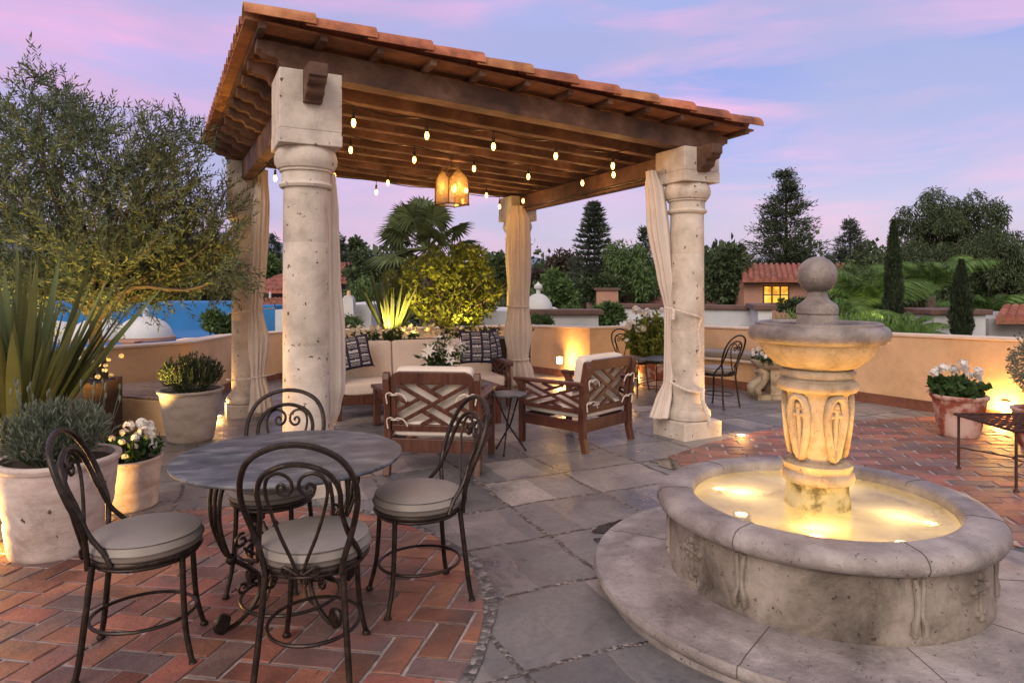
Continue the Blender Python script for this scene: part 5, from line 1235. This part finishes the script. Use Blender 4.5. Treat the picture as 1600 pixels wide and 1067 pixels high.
    leaves('crown',C,D,np.random.uniform(.7,1.3,nn_)*LL,LL*(.42 if kind in('broad',) else .22),m,t,fold=.1)
    mb=MB(); mb.tube([(0,0,0),(.02*rw,0,h*.5),(0,0,h+ (rh*.9 if kind in('conifer','norfolk') else -rh*.2))],[max(.12,rw*.07),max(.10,rw*.055),max(.03,rw*.02)],7,smooth=4)
    if tips and kind in('broad','weep'): limb_tree(mb,(0,0,max(h-rh*1.2,1)),tips[::2],max(.05,rw*.04),seed)
    mb.build('trunk',M['bark'],t,True); return t
# ================================================================== far surroundings
# hills
def ridge(name,Y,pts,m,thick=900):
    mb=MB(); vs=[]; n=len(pts); rng=random.Random(int(Y))
    fine=[]
    for (x0,y0),(x1,y1) in zip(pts,pts[1:]):
        for k in range(8): u=k/8; fine.append((x0+(x1-x0)*u,y0+(y1-y0)*(u*u*(3-2*u))+rng.uniform(-1,1)))
    fine.append(pts[-1]); n=len(fine)
    for px,py in fine:
        t=W(px,py,Y); vs+=[(t.x*.92,Y*.92-thick,-6.5),(t.x,Y,t.z),(t.x*1.05,Y+thick,-6.5)]
    mb.add(vs,[(3*i+j,3*i+3+j,3*i+4+j,3*i+1+j) for i in range(n-1) for j in (0,1)])
    return tag(mb.build(name,m,None,True,auto=180),kind='structure')
M['hill']=mat('haze_tinted_slope',(.13,.17,.27),.95,(.10,.14,.23),.004)  # blue-grey distance haze painted into the base colour of the far hills
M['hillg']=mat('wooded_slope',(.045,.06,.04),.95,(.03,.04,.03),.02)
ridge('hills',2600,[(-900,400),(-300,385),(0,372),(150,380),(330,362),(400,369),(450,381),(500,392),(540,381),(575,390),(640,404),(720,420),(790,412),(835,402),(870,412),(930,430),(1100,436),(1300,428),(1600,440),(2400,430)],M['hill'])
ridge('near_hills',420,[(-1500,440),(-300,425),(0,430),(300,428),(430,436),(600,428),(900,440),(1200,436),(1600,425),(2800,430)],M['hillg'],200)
def bld(name,label,x0,x1,ytop,Y,depth,m,group=None,cop=None,y1=None,Y1=None):
    """plain block seen face on between two picture columns, down to the street"""
    a=W(x0,ytop,Y); b=W(x1,y1 or ytop,Y1 or Y); zt=(a.z); o=Vector(((a.x+b.x)/2,(a.y+b.y)/2,-6)); t=thing(name,label,'building' if 'wall' not in name else 'wall',o,group=group)
    d=(b-a); d.z=0; L=d.length; d/=L; nrm=Vector((-d.y,d.x,0)); nrm=nrm if nrm.y>0 else -nrm
    A=a.copy();A.z=0;B=b.copy();B.z=0
    poly=[A,B,B+nrm*depth,A+nrm*depth]
    MB().prism([(p.x-o.x,p.y-o.y) for p in poly],(0,0,(zt+6)/2),Vector((1,0,0)),Vector((0,1,0)),Zu,zt+6).build('wall',m,t)
    if cop:
        e=.10; pl2=[A-d*e-nrm*e,B+d*e-nrm*e,B+d*e+nrm*(depth+e),A-d*e+nrm*(depth+e)]
        MB().prism([(p.x-o.x,p.y-o.y) for p in pl2],(0,0,zt+6+.06),Vector((1,0,0)),Vector((0,1,0)),Zu,.12).build('coping',cop,t,bevel=.02)
    return t,o,zt
def tile_roof(t,o,p00,p10,p11,p01,m,rows=14,name='roof',r=None):
    """barrel tiled slope; p00-p10 eave, p01-p11 ridge (world points)"""
    mb=MB(); n=rows; ww=(p10-p00).length/n; r=r or ww*.42
    mb.add([p-o for p in (p00,p10,p11,p01)]+[p-o-Vector((0,0,.12)) for p in (p00,p10,p11,p01)],[(0,1,2,3),(7,6,5,4),(0,4,5,1),(1,5,6,2),(2,6,7,3),(3,7,4,0)])
    for k in range(n):
        u=(k+.5)/n; a=p00.lerp(p10,u); b=p01.lerp(p11,u); m_=5
        for i in range(m_):
            q0=a.lerp(b,i/m_)-o; q1=a.lerp(b,(i+1.05)/m_)-o; mb.tube([q0+Vector((0,0,.02+r*.1)),q1+Vector((0,0,.0))],[r,r*.86],8)
    return mb.build(name,m,t,True)
def wbox(mb,o,c,size): mb.box((c[0]-o[0],c[1]-o[1],c[2]-o[2]),size)
# house with the lit window
Y=30; t,o,zt=bld('tiled_house','pink plastered house with red tiled roof and a lit yellow window behind the fountain',1163,1330,438,Y,6,M['wrust'])
e0=W(1160,437,Y-.6); e1=W(1340,434,Y-.6); r0=W(1158,412,Y+3.2); r1=W(1330,412,Y+3.2)
r0.z=r1.z=e0.z+.80; tile_roof(t,o,e0,Vector((e1.x,e1.y,e0.z)),r1,r0,M['rtile'],20)
mb=MB(); c=W(1248,440,Y-.3); wbox(mb,o,(c.x,Y-.28,c.z),(5.2,.5,.14)); mb.build('eave_beam',M['wbrown'],t)
def window(t,o,x0,x1,y0,y1,Y,glow,frame,nx,ny):
    a=W(x0,y0,Y); b=W(x1,y1,Y); mb=MB(); wbox(mb,o,((a.x+b.x)/2,Y-.03,(a.z+b.z)/2),(b.x-a.x,.05,a.z-b.z)); p=mb.build('window',glow,t)
    mb=MB()
    for k in range(nx+1): x=a.x+(b.x-a.x)*k/nx; wbox(mb,o,(x,Y-.08,(a.z+b.z)/2),(.06,.06,a.z-b.z+.06))
    for k in range(ny+1): z=b.z+(a.z-b.z)*k/ny; wbox(mb,o,((a.x+b.x)/2,Y-.082,z),(b.x-a.x+.06,.05,.055))
    mb.build('window_frame',frame,p)
window(t,o,1192,1231,447,474,Y,M['litwin'],M['wbrown'],3,2)
# white walls with dark coping beyond the right parapet
bld('white_wall','long white boundary wall with dark coping between the column and the fountain',968,1190,481,19.,.3,M['wwhite'],cop=M['wbrown'],y1=481,Y1=17.)
bld('white_wall','short return of the white wall, just left of the fountain bowl',1191,1206,481,16.9,.3,M['wwhite'],cop=M['wbrown'],Y1=15.2)
bld('white_wall','white wall end with brown coping behind the short columnar cypress',1458,1540,492,14.5,1.2,M['wwhite'],cop=M['wbrown'])
t,o,zt=bld('grey_house','grey walled low house with red tiled roof at the right edge',1545,1800,498,15.5,6,M['wgrey'])
a=W(1556,500,15.0); b=W(1800,500,15.0); _l=W(1568,479,18.6); tile_roof(t,o,Vector((a.x,a.y,zt+.02)),Vector((b.x,b.y,zt+.02)),Vector((b.x+3,18.6,_l.z)),_l,M['rtile'],16)
# pink blocks in the middle distance
bld('pink_block','plain pink flat roofed block left of the pink gabled building',932,966,454,30,4,M['wrust'],cop=M['wbrown'])
t,o,zt=bld('pink_building','pink building with shallow tiled gable and a small glazed cupola',958,1100,473,32,7,M['wrust'])
a=W(955,474,31.6); b=W(1100,474,31.6); c=W(1030,452,34); z=a.z
mb=MB(); mb.add([Vector(v)-o for v in ((a.x,a.y,z),(b.x,b.y,z),(b.x,b.y+7,z),(a.x,a.y+7,z),(c.x-.3,a.y+3.4,z+.95),(c.x+.6,a.y+3.4,z+.95))],[(0,1,5,4),(1,2,5),(2,3,4,5),(3,0,4),(0,3,2,1)]); mb.build('roof',M['rtile'],t)
mb=MB(); c=W(1006,452,33); mb.lathe([(.62,-.55),(.62,.05),(.66,.06),(.45,.22),(.1,.36),(.0005,.38)],c-o,8); mb.build('cupola',M['wwhite'],t)
mb=MB(); 
for k in range(13): p=W(978+k*4,470,31.4); mb.tube([p-o,p-o+Vector((0,0,.32))],.015,4)
mb.tube([W(978,460,31.4)-o,W(1026,460,31.4)-o],.02,4); mb.build('railing',M['iron'],t)
# white dome with tent like roof
def dome(label,px,py,Y,wpx,m,hs=.85,base=None,group=None,finial=True):
    c=W(px,py,Y); r=wpx*Y/F/2; t=thing('dome',label,'dome',c,group=group)
    pr=[(r*math.cos(R(a)),r*hs*math.sin(R(a))) for a in range(0,90,9)]+[(.0005,r*hs)]
    MB().lathe(pr,(0,0,0),36).build('dome_shell',m,t,True)
    MB().lathe([(r*.98,-.7),(r*1.0,-.10),(r*1.10,-.09),(r*1.10,.0),(r*.98,.005)],(0,0,0),36).build('dome_rim',base or m,t,True)
    if finial: MB().lathe([(.05,0),(.05,.10),(.10,.14),(.10,.2),(.03,.26),(.0005,.3)],(0,0,r*hs-.02),12).build('finial',m,t,True)
    return t
dome('tall white beehive dome just right of the rear right column curtain',841,487,15.5,46,M['wwhite'],1.25,finial=True)
bld('white_terrace','white neighbouring roof terrace with brown edging right of the dome',826,935,492,14.8,.5,M['wwhite'],cop=M['wbrown'])
bld('white_roof','wide pale flat roof behind the rear right column',752,880,486,19,4,M['wwhite'])
bld('white_block','white parapet block behind the sofa, left of the uplit flax',520,580,476,19,5,M['wwhite'])
c=W(545,474,18.5); t=thing('chimney','small white chimney with a yellow clay cap behind the uplit flax','chimney',c)
MB().prism([(-.17,-.3),(.17,-.3),(.15,.12),(.08,.22),(-.08,.22),(-.15,.12)],(0,0,0),Vector((1,0,0)),Zu,Vector((0,1,0)),.3).build('chimney_stack',M['wwhite'],t)
MB().lathe([(.06,.21),(.05,.33),(.035,.36)],(0,0,0),12).build('clay_cap',M['plaster'],t)
t,o,zt=bld('stone_hut','brown stone hut with lean-to red tiled roof, seen between column and flax',500,540,442,31,4,mat('rubble_stone',(.16,.11,.09),.9,(.08,.06,.05),5,.5))
a=W(495,441,30.5);b=W(546,441,30.5); tile_roof(t,o,Vector((a.x,a.y,a.z+.05)),Vector((b.x,b.y,a.z+.05)),Vector((b.x,b.y+3.4,a.z+1.0)),Vector((a.x,a.y+3.4,a.z+1.0)),M['rtile'],9)
t,o,zt=bld('porch_house','dark open porch under a red tiled roof between the two left columns',385,470,455,28,5,M['wbrown'])
a=W(378,454,27.0);b=W(474,454,27.0); tile_roof(t,o,a,b,Vector((b.x,b.y+3.6,a.z+.9)),Vector((a.x+.8,a.y+3.6,a.z+.9)),M['rtile'],14)
a=W(388,482,25);b=W(474,474,25); tile_roof(t,o,a,b,Vector((b.x,b.y+1.2,a.z+.35)),Vector((a.x,a.y+1.2,a.z+.35)),M['rtile'],12,name='lower_roof')
for px in (392,422,452):
    p=W(px,456,26.8); q=W(px,480,26.8); MB().tube([p-o,q-o],.05,6).build('porch_post',M['wwhite'],t)
# blue roofscape with white domes
t,o,zt=bld('blue_building','bright blue painted building and roof terrace beyond the left parapet',-80,372,473,24.,4,M['wblue'])
t2,o2,z2=bld('white_wall','plain white wall right of the blue building, between the left columns',430,470,484,22.,2,M['wwhite'])
bld('blue_wall','narrow blue wall between the blue building and the white wall',372,430,478,22.5,2,M['wblue'])
a=W(-200,541,16.5); b=W(330,541,16.5)
MB().box((0,0,-.05),(11.,8.,.5)).build('roof_terrace',M['wblue'],t).location=Vector(((W(40,0,20).x),20.,W(0,545,17).z-.1))-o
dg='white domes on the blue roof'
dome('white dome on the blue roof, the one nearest the rear left column',226,526,18.5,80,M['wwhite'],.80,M['wrust'],dg)
dome('white dome on the blue roof, middle one beside the flax leaf tips',154,529,18.2,80,M['wwhite'],.80,M['wrust'],dg)
dome('white dome on the blue roof, half hidden by the flax leaves',85,533,18.0,80,M['wwhite'],.80,M['wrust'],dg)
c=W(205,538,15.0); t=thing('roof_vent','small square pinkish roof vent just beyond the left parapet','roof vent',c); MB().box((0,0,-.25),(.30,.3,.6)).box((0,0,.06),(.34,.34,.04)).build('vent_box',M['wrust'],t,bevel=.01)
t=thing('roof_ledge','beige stone ledge on the roof beyond the left parapet corner','ledge',W(328,532,14.5)); MB().box((0,0,-.3),(1.25,.5,.7),R(8)).build('ledge_block',M['cream'],t,bevel=.02)
# trees
g1='dark conifers on the skyline'; g2='broad trees on the skyline'; g3='distant treeline'
crown_tree('tall pointed conifer standing alone right of the rear right column',928,395,34,86,146,M['pineb'],3,'norfolk',7000,g1,'conifer','conifer',leafL=.30)
crown_tree('big ragged pine above the house with the lit window',1228,362,38,150,176,M['pine'],5,'conifer',20000,g1,'conifer','pine_tree',leafL=.26)
crown_tree('smaller dark pine between the big pine and the tall cypress',1328,400,42,92,104,M['pineb'],7,'conifer',8000,g1,'conifer','pine_tree',leafL=.25)
crown_tree('small pine tip peeking above the trees left of the front right column',1008,400,46,60,80,M['pine'],8,'conifer',3000,g1,'conifer','pine_tree',leafL=.34)
crown_tree('tiny columnar cypress on the skyline left of the big pine',1157,420,46,14,66,M['cyp'],9,'cypress',1500,g1,'cypress','cypress',leafL=.4)
crown_tree('round headed pine on the skyline left of the fan palm',557,385,50,24,26,M['broad'],10,'broad',900,g1,'conifer','pine_tree',leafL=.4)
crown_tree('pointed dark conifer just right of the large front column',532,400,44,34,60,M['pineb'],11,'conifer',1600,g1,'conifer','conifer',leafL=.34)
crown_tree('pointed dark conifer between the two left columns',428,402,44,40,64,M['pineb'],12,'conifer',1600,g1,'conifer','conifer',leafL=.34)
crown_tree('tall slender cypress right of the fountain, left of the bright palm',1396,440,15.5,35,184,M['cyp'],13,'cypress',7000,None,'cypress','cypress',leafL=.11)
crown_tree('shorter slender cypress in front of the white wall end',1502,472,13.5,40,122,M['cyp'],14,'cypress',6000,None,'cypress','cypress',leafL=.10)
crown_tree('large weeping eucalyptus against the sky at upper right',1484,358,36,150,128,M['broad'],15,'weep',24000,g2,name='eucalyptus_tree',leafL=.24)
crown_tree('dense drooping tree at the right edge beside the eucalyptus',1572,425,32,130,150,M['broad'],16,'weep',22000,g2,name='eucalyptus_tree',leafL=.24)
crown_tree('dark drooping tree below the eucalyptus, behind the bright palm',1440,430,34,120,120,M['broad'],17,'weep',12000,g2,name='eucalyptus_tree',leafL=.24)
crown_tree('light green feathery tree left of the front right column',985,428,32,104,100,M['broadl'],18,'weep',7000,g2,leafL=.30)
crown_tree('round bright green tree right of the white dome',873,456,30,84,56,M['broadl'],19,'broad',5000,g2,leafL=.26)
crown_tree('brownish bare looking tree left of the tall pointed conifer',880,412,44,56,46,M['brownl'],20,'broad',1600,g2,leafL=.3)
crown_tree('brownish low tree on the skyline beside the rear column curtain',842,432,44,50,30,M['brownl'],21,'broad',1500,g2,leafL=.3)
crown_tree('dark full tree just right of the front right column',1128,432,32,86,110,M['broad'],22,'broad',6000,g2,leafL=.30)
crown_tree('dark full tree hidden partly by the front right column',1062,430,38,84,100,M['broad'],23,'broad',5000,g2,leafL=.30)
crown_tree('dark low tree under the tall pointed conifer',935,452,31,70,44,M['broad'],24,'broad',3500,g2,leafL=.26)
crown_tree('bushy green tree right of the lit house',1325,455,27,90,100,M['broadl'],25,'weep',6000,g2,leafL=.22)
crown_tree('dark tree behind the low palms, right of the fountain ball',1370,440,30,90,110,M['broad'],26,'broad',5000,g2,leafL=.26)
crown_tree('dark tree left of the rear right column curtain',786,420,40,50,50,M['broad'],27,'broad',2500,g2,leafL=.32)
crown_tree('dull green tree behind the fan palm fronds, right of the stone hut',580,430,29,70,96,M['broad'],28,'broad',5000,g2,leafL=.26)
crown_tree('dull green tree low behind the uplit flax',565,462,24,56,60,M['broadl'],29,'weep',3000,g2,leafL=.22)
crown_tree('dark broad tree between the two left columns above the porch',405,425,38,70,56,M['broadl'],30,'broad',3500,g2,leafL=.3)
crown_tree('dark broad tree left of the rear left column',335,425,34,80,80,M['broad'],31,'broad',3500,g2,leafL=.3)
crown_tree('green shrub mass on the roof beyond the left parapet corner',345,506,15.5,60,46,M['broadl'],32,'broad',2600,None,'shrub','shrub',leafL=.12)
crown_tree('bright green shrub beyond the parapet, left of the rose pot',950,492,16.5,48,36,M['broadl'],33,'broad',3200,None,'shrub','shrub',leafL=.11)
crown_tree('small green shrub beside the white dome terrace',893,490,17.5,40,20,M['broadl'],34,'broad',1500,None,'shrub','shrub',leafL=.10)
crown_tree('low shrub under the lit window of the pink house',1245,476,24,80,22,M['broad'],35,'broad',2000,None,'shrub','shrub',leafL=.14)
crown_tree('thin arching green plant between column and uplit flax',548,503,14.5,44,22,M['broadl'],36,'weep',900,None,'shrub','shrub',leafL=.14)
crown_tree('white flowering shrub rising just beyond the wall right of the rear curtain',842,502,14.2,56,14,M['broadl'],37,'broad',1300,None,'shrub','shrub',leafL=.09)
# far treeline: one soft mass of woodland
np.random.seed(77); rng=random.Random(77); C=[];D=[];Lg=[]
for k in range(420):
    Y=rng.uniform(58,130); px=rng.uniform(-500,2100); top=rng.uniform(405,442) if px>1000 else rng.uniform(412,446)
    c=W(px,top+18,Y); r=rng.uniform(1.6,3.2)*Y/80; n=150
    d=unit(n)*np.random.uniform(.5,1,(n,1)); d[:,2]*=rng.choice([.8,1.,1.8]); C.append(d*r+np.array(c)); D.append(d+np.random.normal(0,.5,(n,3))+np.array([0,0,.3]))
    n=120; z=np.random.uniform(-6,c.z,(n,1)); C.append(np.hstack([c.x+np.random.normal(0,r*.8,(n,1)),c.y+np.random.normal(0,r*.8,(n,1)),z])); D.append(np.random.normal(0,1,(n,3)))
C=np.vstack(C); D=np.vstack(D); 
wd=leaves('distant_woodland',C,D,np.random.uniform(.6,1.2,len(C))*1.0,.75,M['broad'],None,fold=.1); tag(wd,'dark mass of far trees closing the horizon behind the roofs','woodland',kind='stuff')
# shrubs right behind the parapet on the roof terraces below
np.random.seed(78); C=[];D=[]
for px,py,Y,r in [(1300,520,13,.5),(1340,523,12.5,.5),(1375,525,12,.45),(1425,528,11.5,.4),(1250,512,14,.5)]:
    c=W(px,py,Y); d=unit(500)*np.random.uniform(.3,1,(500,1)); C.append(d*np.array([[r*1.2,r,r*.7]])+np.array(c)); D.append(d+np.array([0,0,.5]))
gc=leaves('ground_cover',np.vstack(C),np.vstack(D),np.random.uniform(.08,.2,2500),.03,M['fpalm'],None,fold=.1); tag(gc,'low green planting just beyond the right parapet','ground cover',kind='stuff')
# ================================================================== garden lights
WARM=(1,.50,.12)
def wall_light(label,px,py,off,power,deg,Y=None):
    p=W(px,py,Y); t=thing('wall_light',label,'wall light',p,R(deg),'small lit wall lights low on the parapet')
    MB().lathe([(.045,-.065),(.055,-.05),(.055,.05),(.045,.062),(.0005,.064)],(0,-.06,0),16).build('frosted_glass',M['lampw'],t,True)
    MB().box((0,0,0),(.12,.03,.16)).lathe([(.06,.064),(.062,.075),(.03,.09)],(0,-.06,0),16).build('bracket',M['brass'],t)
    lamp('POINT',(0,-.18,0),power,WARM,t,.06); return t
wall_light('glowing wall light between the rear right column and the armchair',874,562,0,42,0,Y=12.55)
wall_light('glowing wall light at the right edge behind the wire table',1580,636,0,38,-68,Y=7.12)
def floor_light(label,px,py,power,rot=None,spot=True,Y=None,dz=0,hidden=False):
    p=G(px,py); t=thing('floor_light',label,'floor light',(p.x,p.y,p.z),group='small floor uplights')
    MB().lathe([(.055,0),(.055,.012),(.042,.016)],(0,0,0),20).build('housing',M['brass'],t,True)
    MB().lathe([(.042,.0165),(.0005,.018)],(0,0,0),20).build('lens',M['upl'],t)
    if rot is not None: lamp('SPOT',(0,0,.05),power,WARM,t,.03,rot=Vector(rot).to_track_quat('-Z','Y').to_euler(),spot=105,blend=.9)
    lamp('POINT',(0,0,.10),power*.10,WARM,t,.05); return t
floor_light('floor light left of the rear left column foot',341,652,60,(.3,.1,1))
floor_light('floor light at the right foot of the front right column',1158,682,30,(-.35,.12,1))
floor_light('floor light just outside the left edge beside the big lavender pot',-70,868,210,(.7,.25,.35))
floor_light('floor light tucked left of the small geranium pot',150,800,60,(.7,.25,.7))
for i_,(x_,y_,pw) in enumerate([(-3.95,6.75,300),(-5.0,6.7,330)]):
    t=thing('spike_light',['spike light on the paving in front of the olive, behind the flax leaf tips','spike light on the paving behind the middle of the flax clump'][i_],'garden light',(x_,y_,zg(x_,y_)+.08))
    MB().lathe([(.02,-.08),(.035,-.02),(.04,.04),(.034,.04)],(0,0,0),14).build('housing',M['iron'],t,True); MB().lathe([(.033,.035),(.0005,.036)],(0,0,0),14).build('lens',M['upl'],t)
    lamp('SPOT',(0,0,.06),pw,(1,.60,.13),t,.03,rot=Vector((-.12,.28,1)).to_track_quat('-Z','Y').to_euler(),spot=100,blend=.9)
floor_light('floor light below the rose pot behind the square table',985,606,70,(.35,.05,.6))
floor_light('floor light at the foot of the large front left column',520,745,34,(-.25,.1,1))
def spike(label,p,power,rot):
    t=thing('spike_light',label,'garden light',p,group='spike lights in the planter behind the sofa')
    MB().lathe([(.02,-.08),(.035,-.02),(.04,.04),(.034,.04)],(0,0,0),14).build('housing',M['iron'],t,True); MB().lathe([(.033,.035),(.0005,.036)],(0,0,0),14).build('lens',M['upl'],t)
    lamp('SPOT',(0,0,.06),power,(1,.66,.16),t,.03,rot=Vector(rot).to_track_quat('-Z','Y').to_euler(),spot=120,blend=.9)
spike('spike light aimed up into the yellow flax clump',(fx.x+.02,10.50,.76),70,(0,.2,1))
spike('spike light below the left half of the citrus crown',(cb_.x-.40,10.30,.72),105,(.05,.55,1))
spike('spike light below the right half of the citrus crown',(cb_.x+.45,10.38,.74),120,(-.02,.55,1))

# light among the palms beyond the wall
for i_,(px,py,Y,pw) in enumerate([(1452,545,19.,900),(1380,560,16.5,260)]):
    p=W(px,py,Y); t=thing('garden_spot',['spot light at the foot of the bright arching palm','spot light among the dark palms behind the parapet'][i_],'garden light',p)
    MB().lathe([(.04,-.1),(.06,0),(.07,.06),(.06,.06)],(0,0,0),14).build('housing',M['iron'],t,True)
    lamp('SPOT',(0,0,.08),pw,(1,.80,.35),t,.05,rot=Vector((0,.12,1)).to_track_quat('-Z','Y').to_euler(),spot=90,blend=.9)
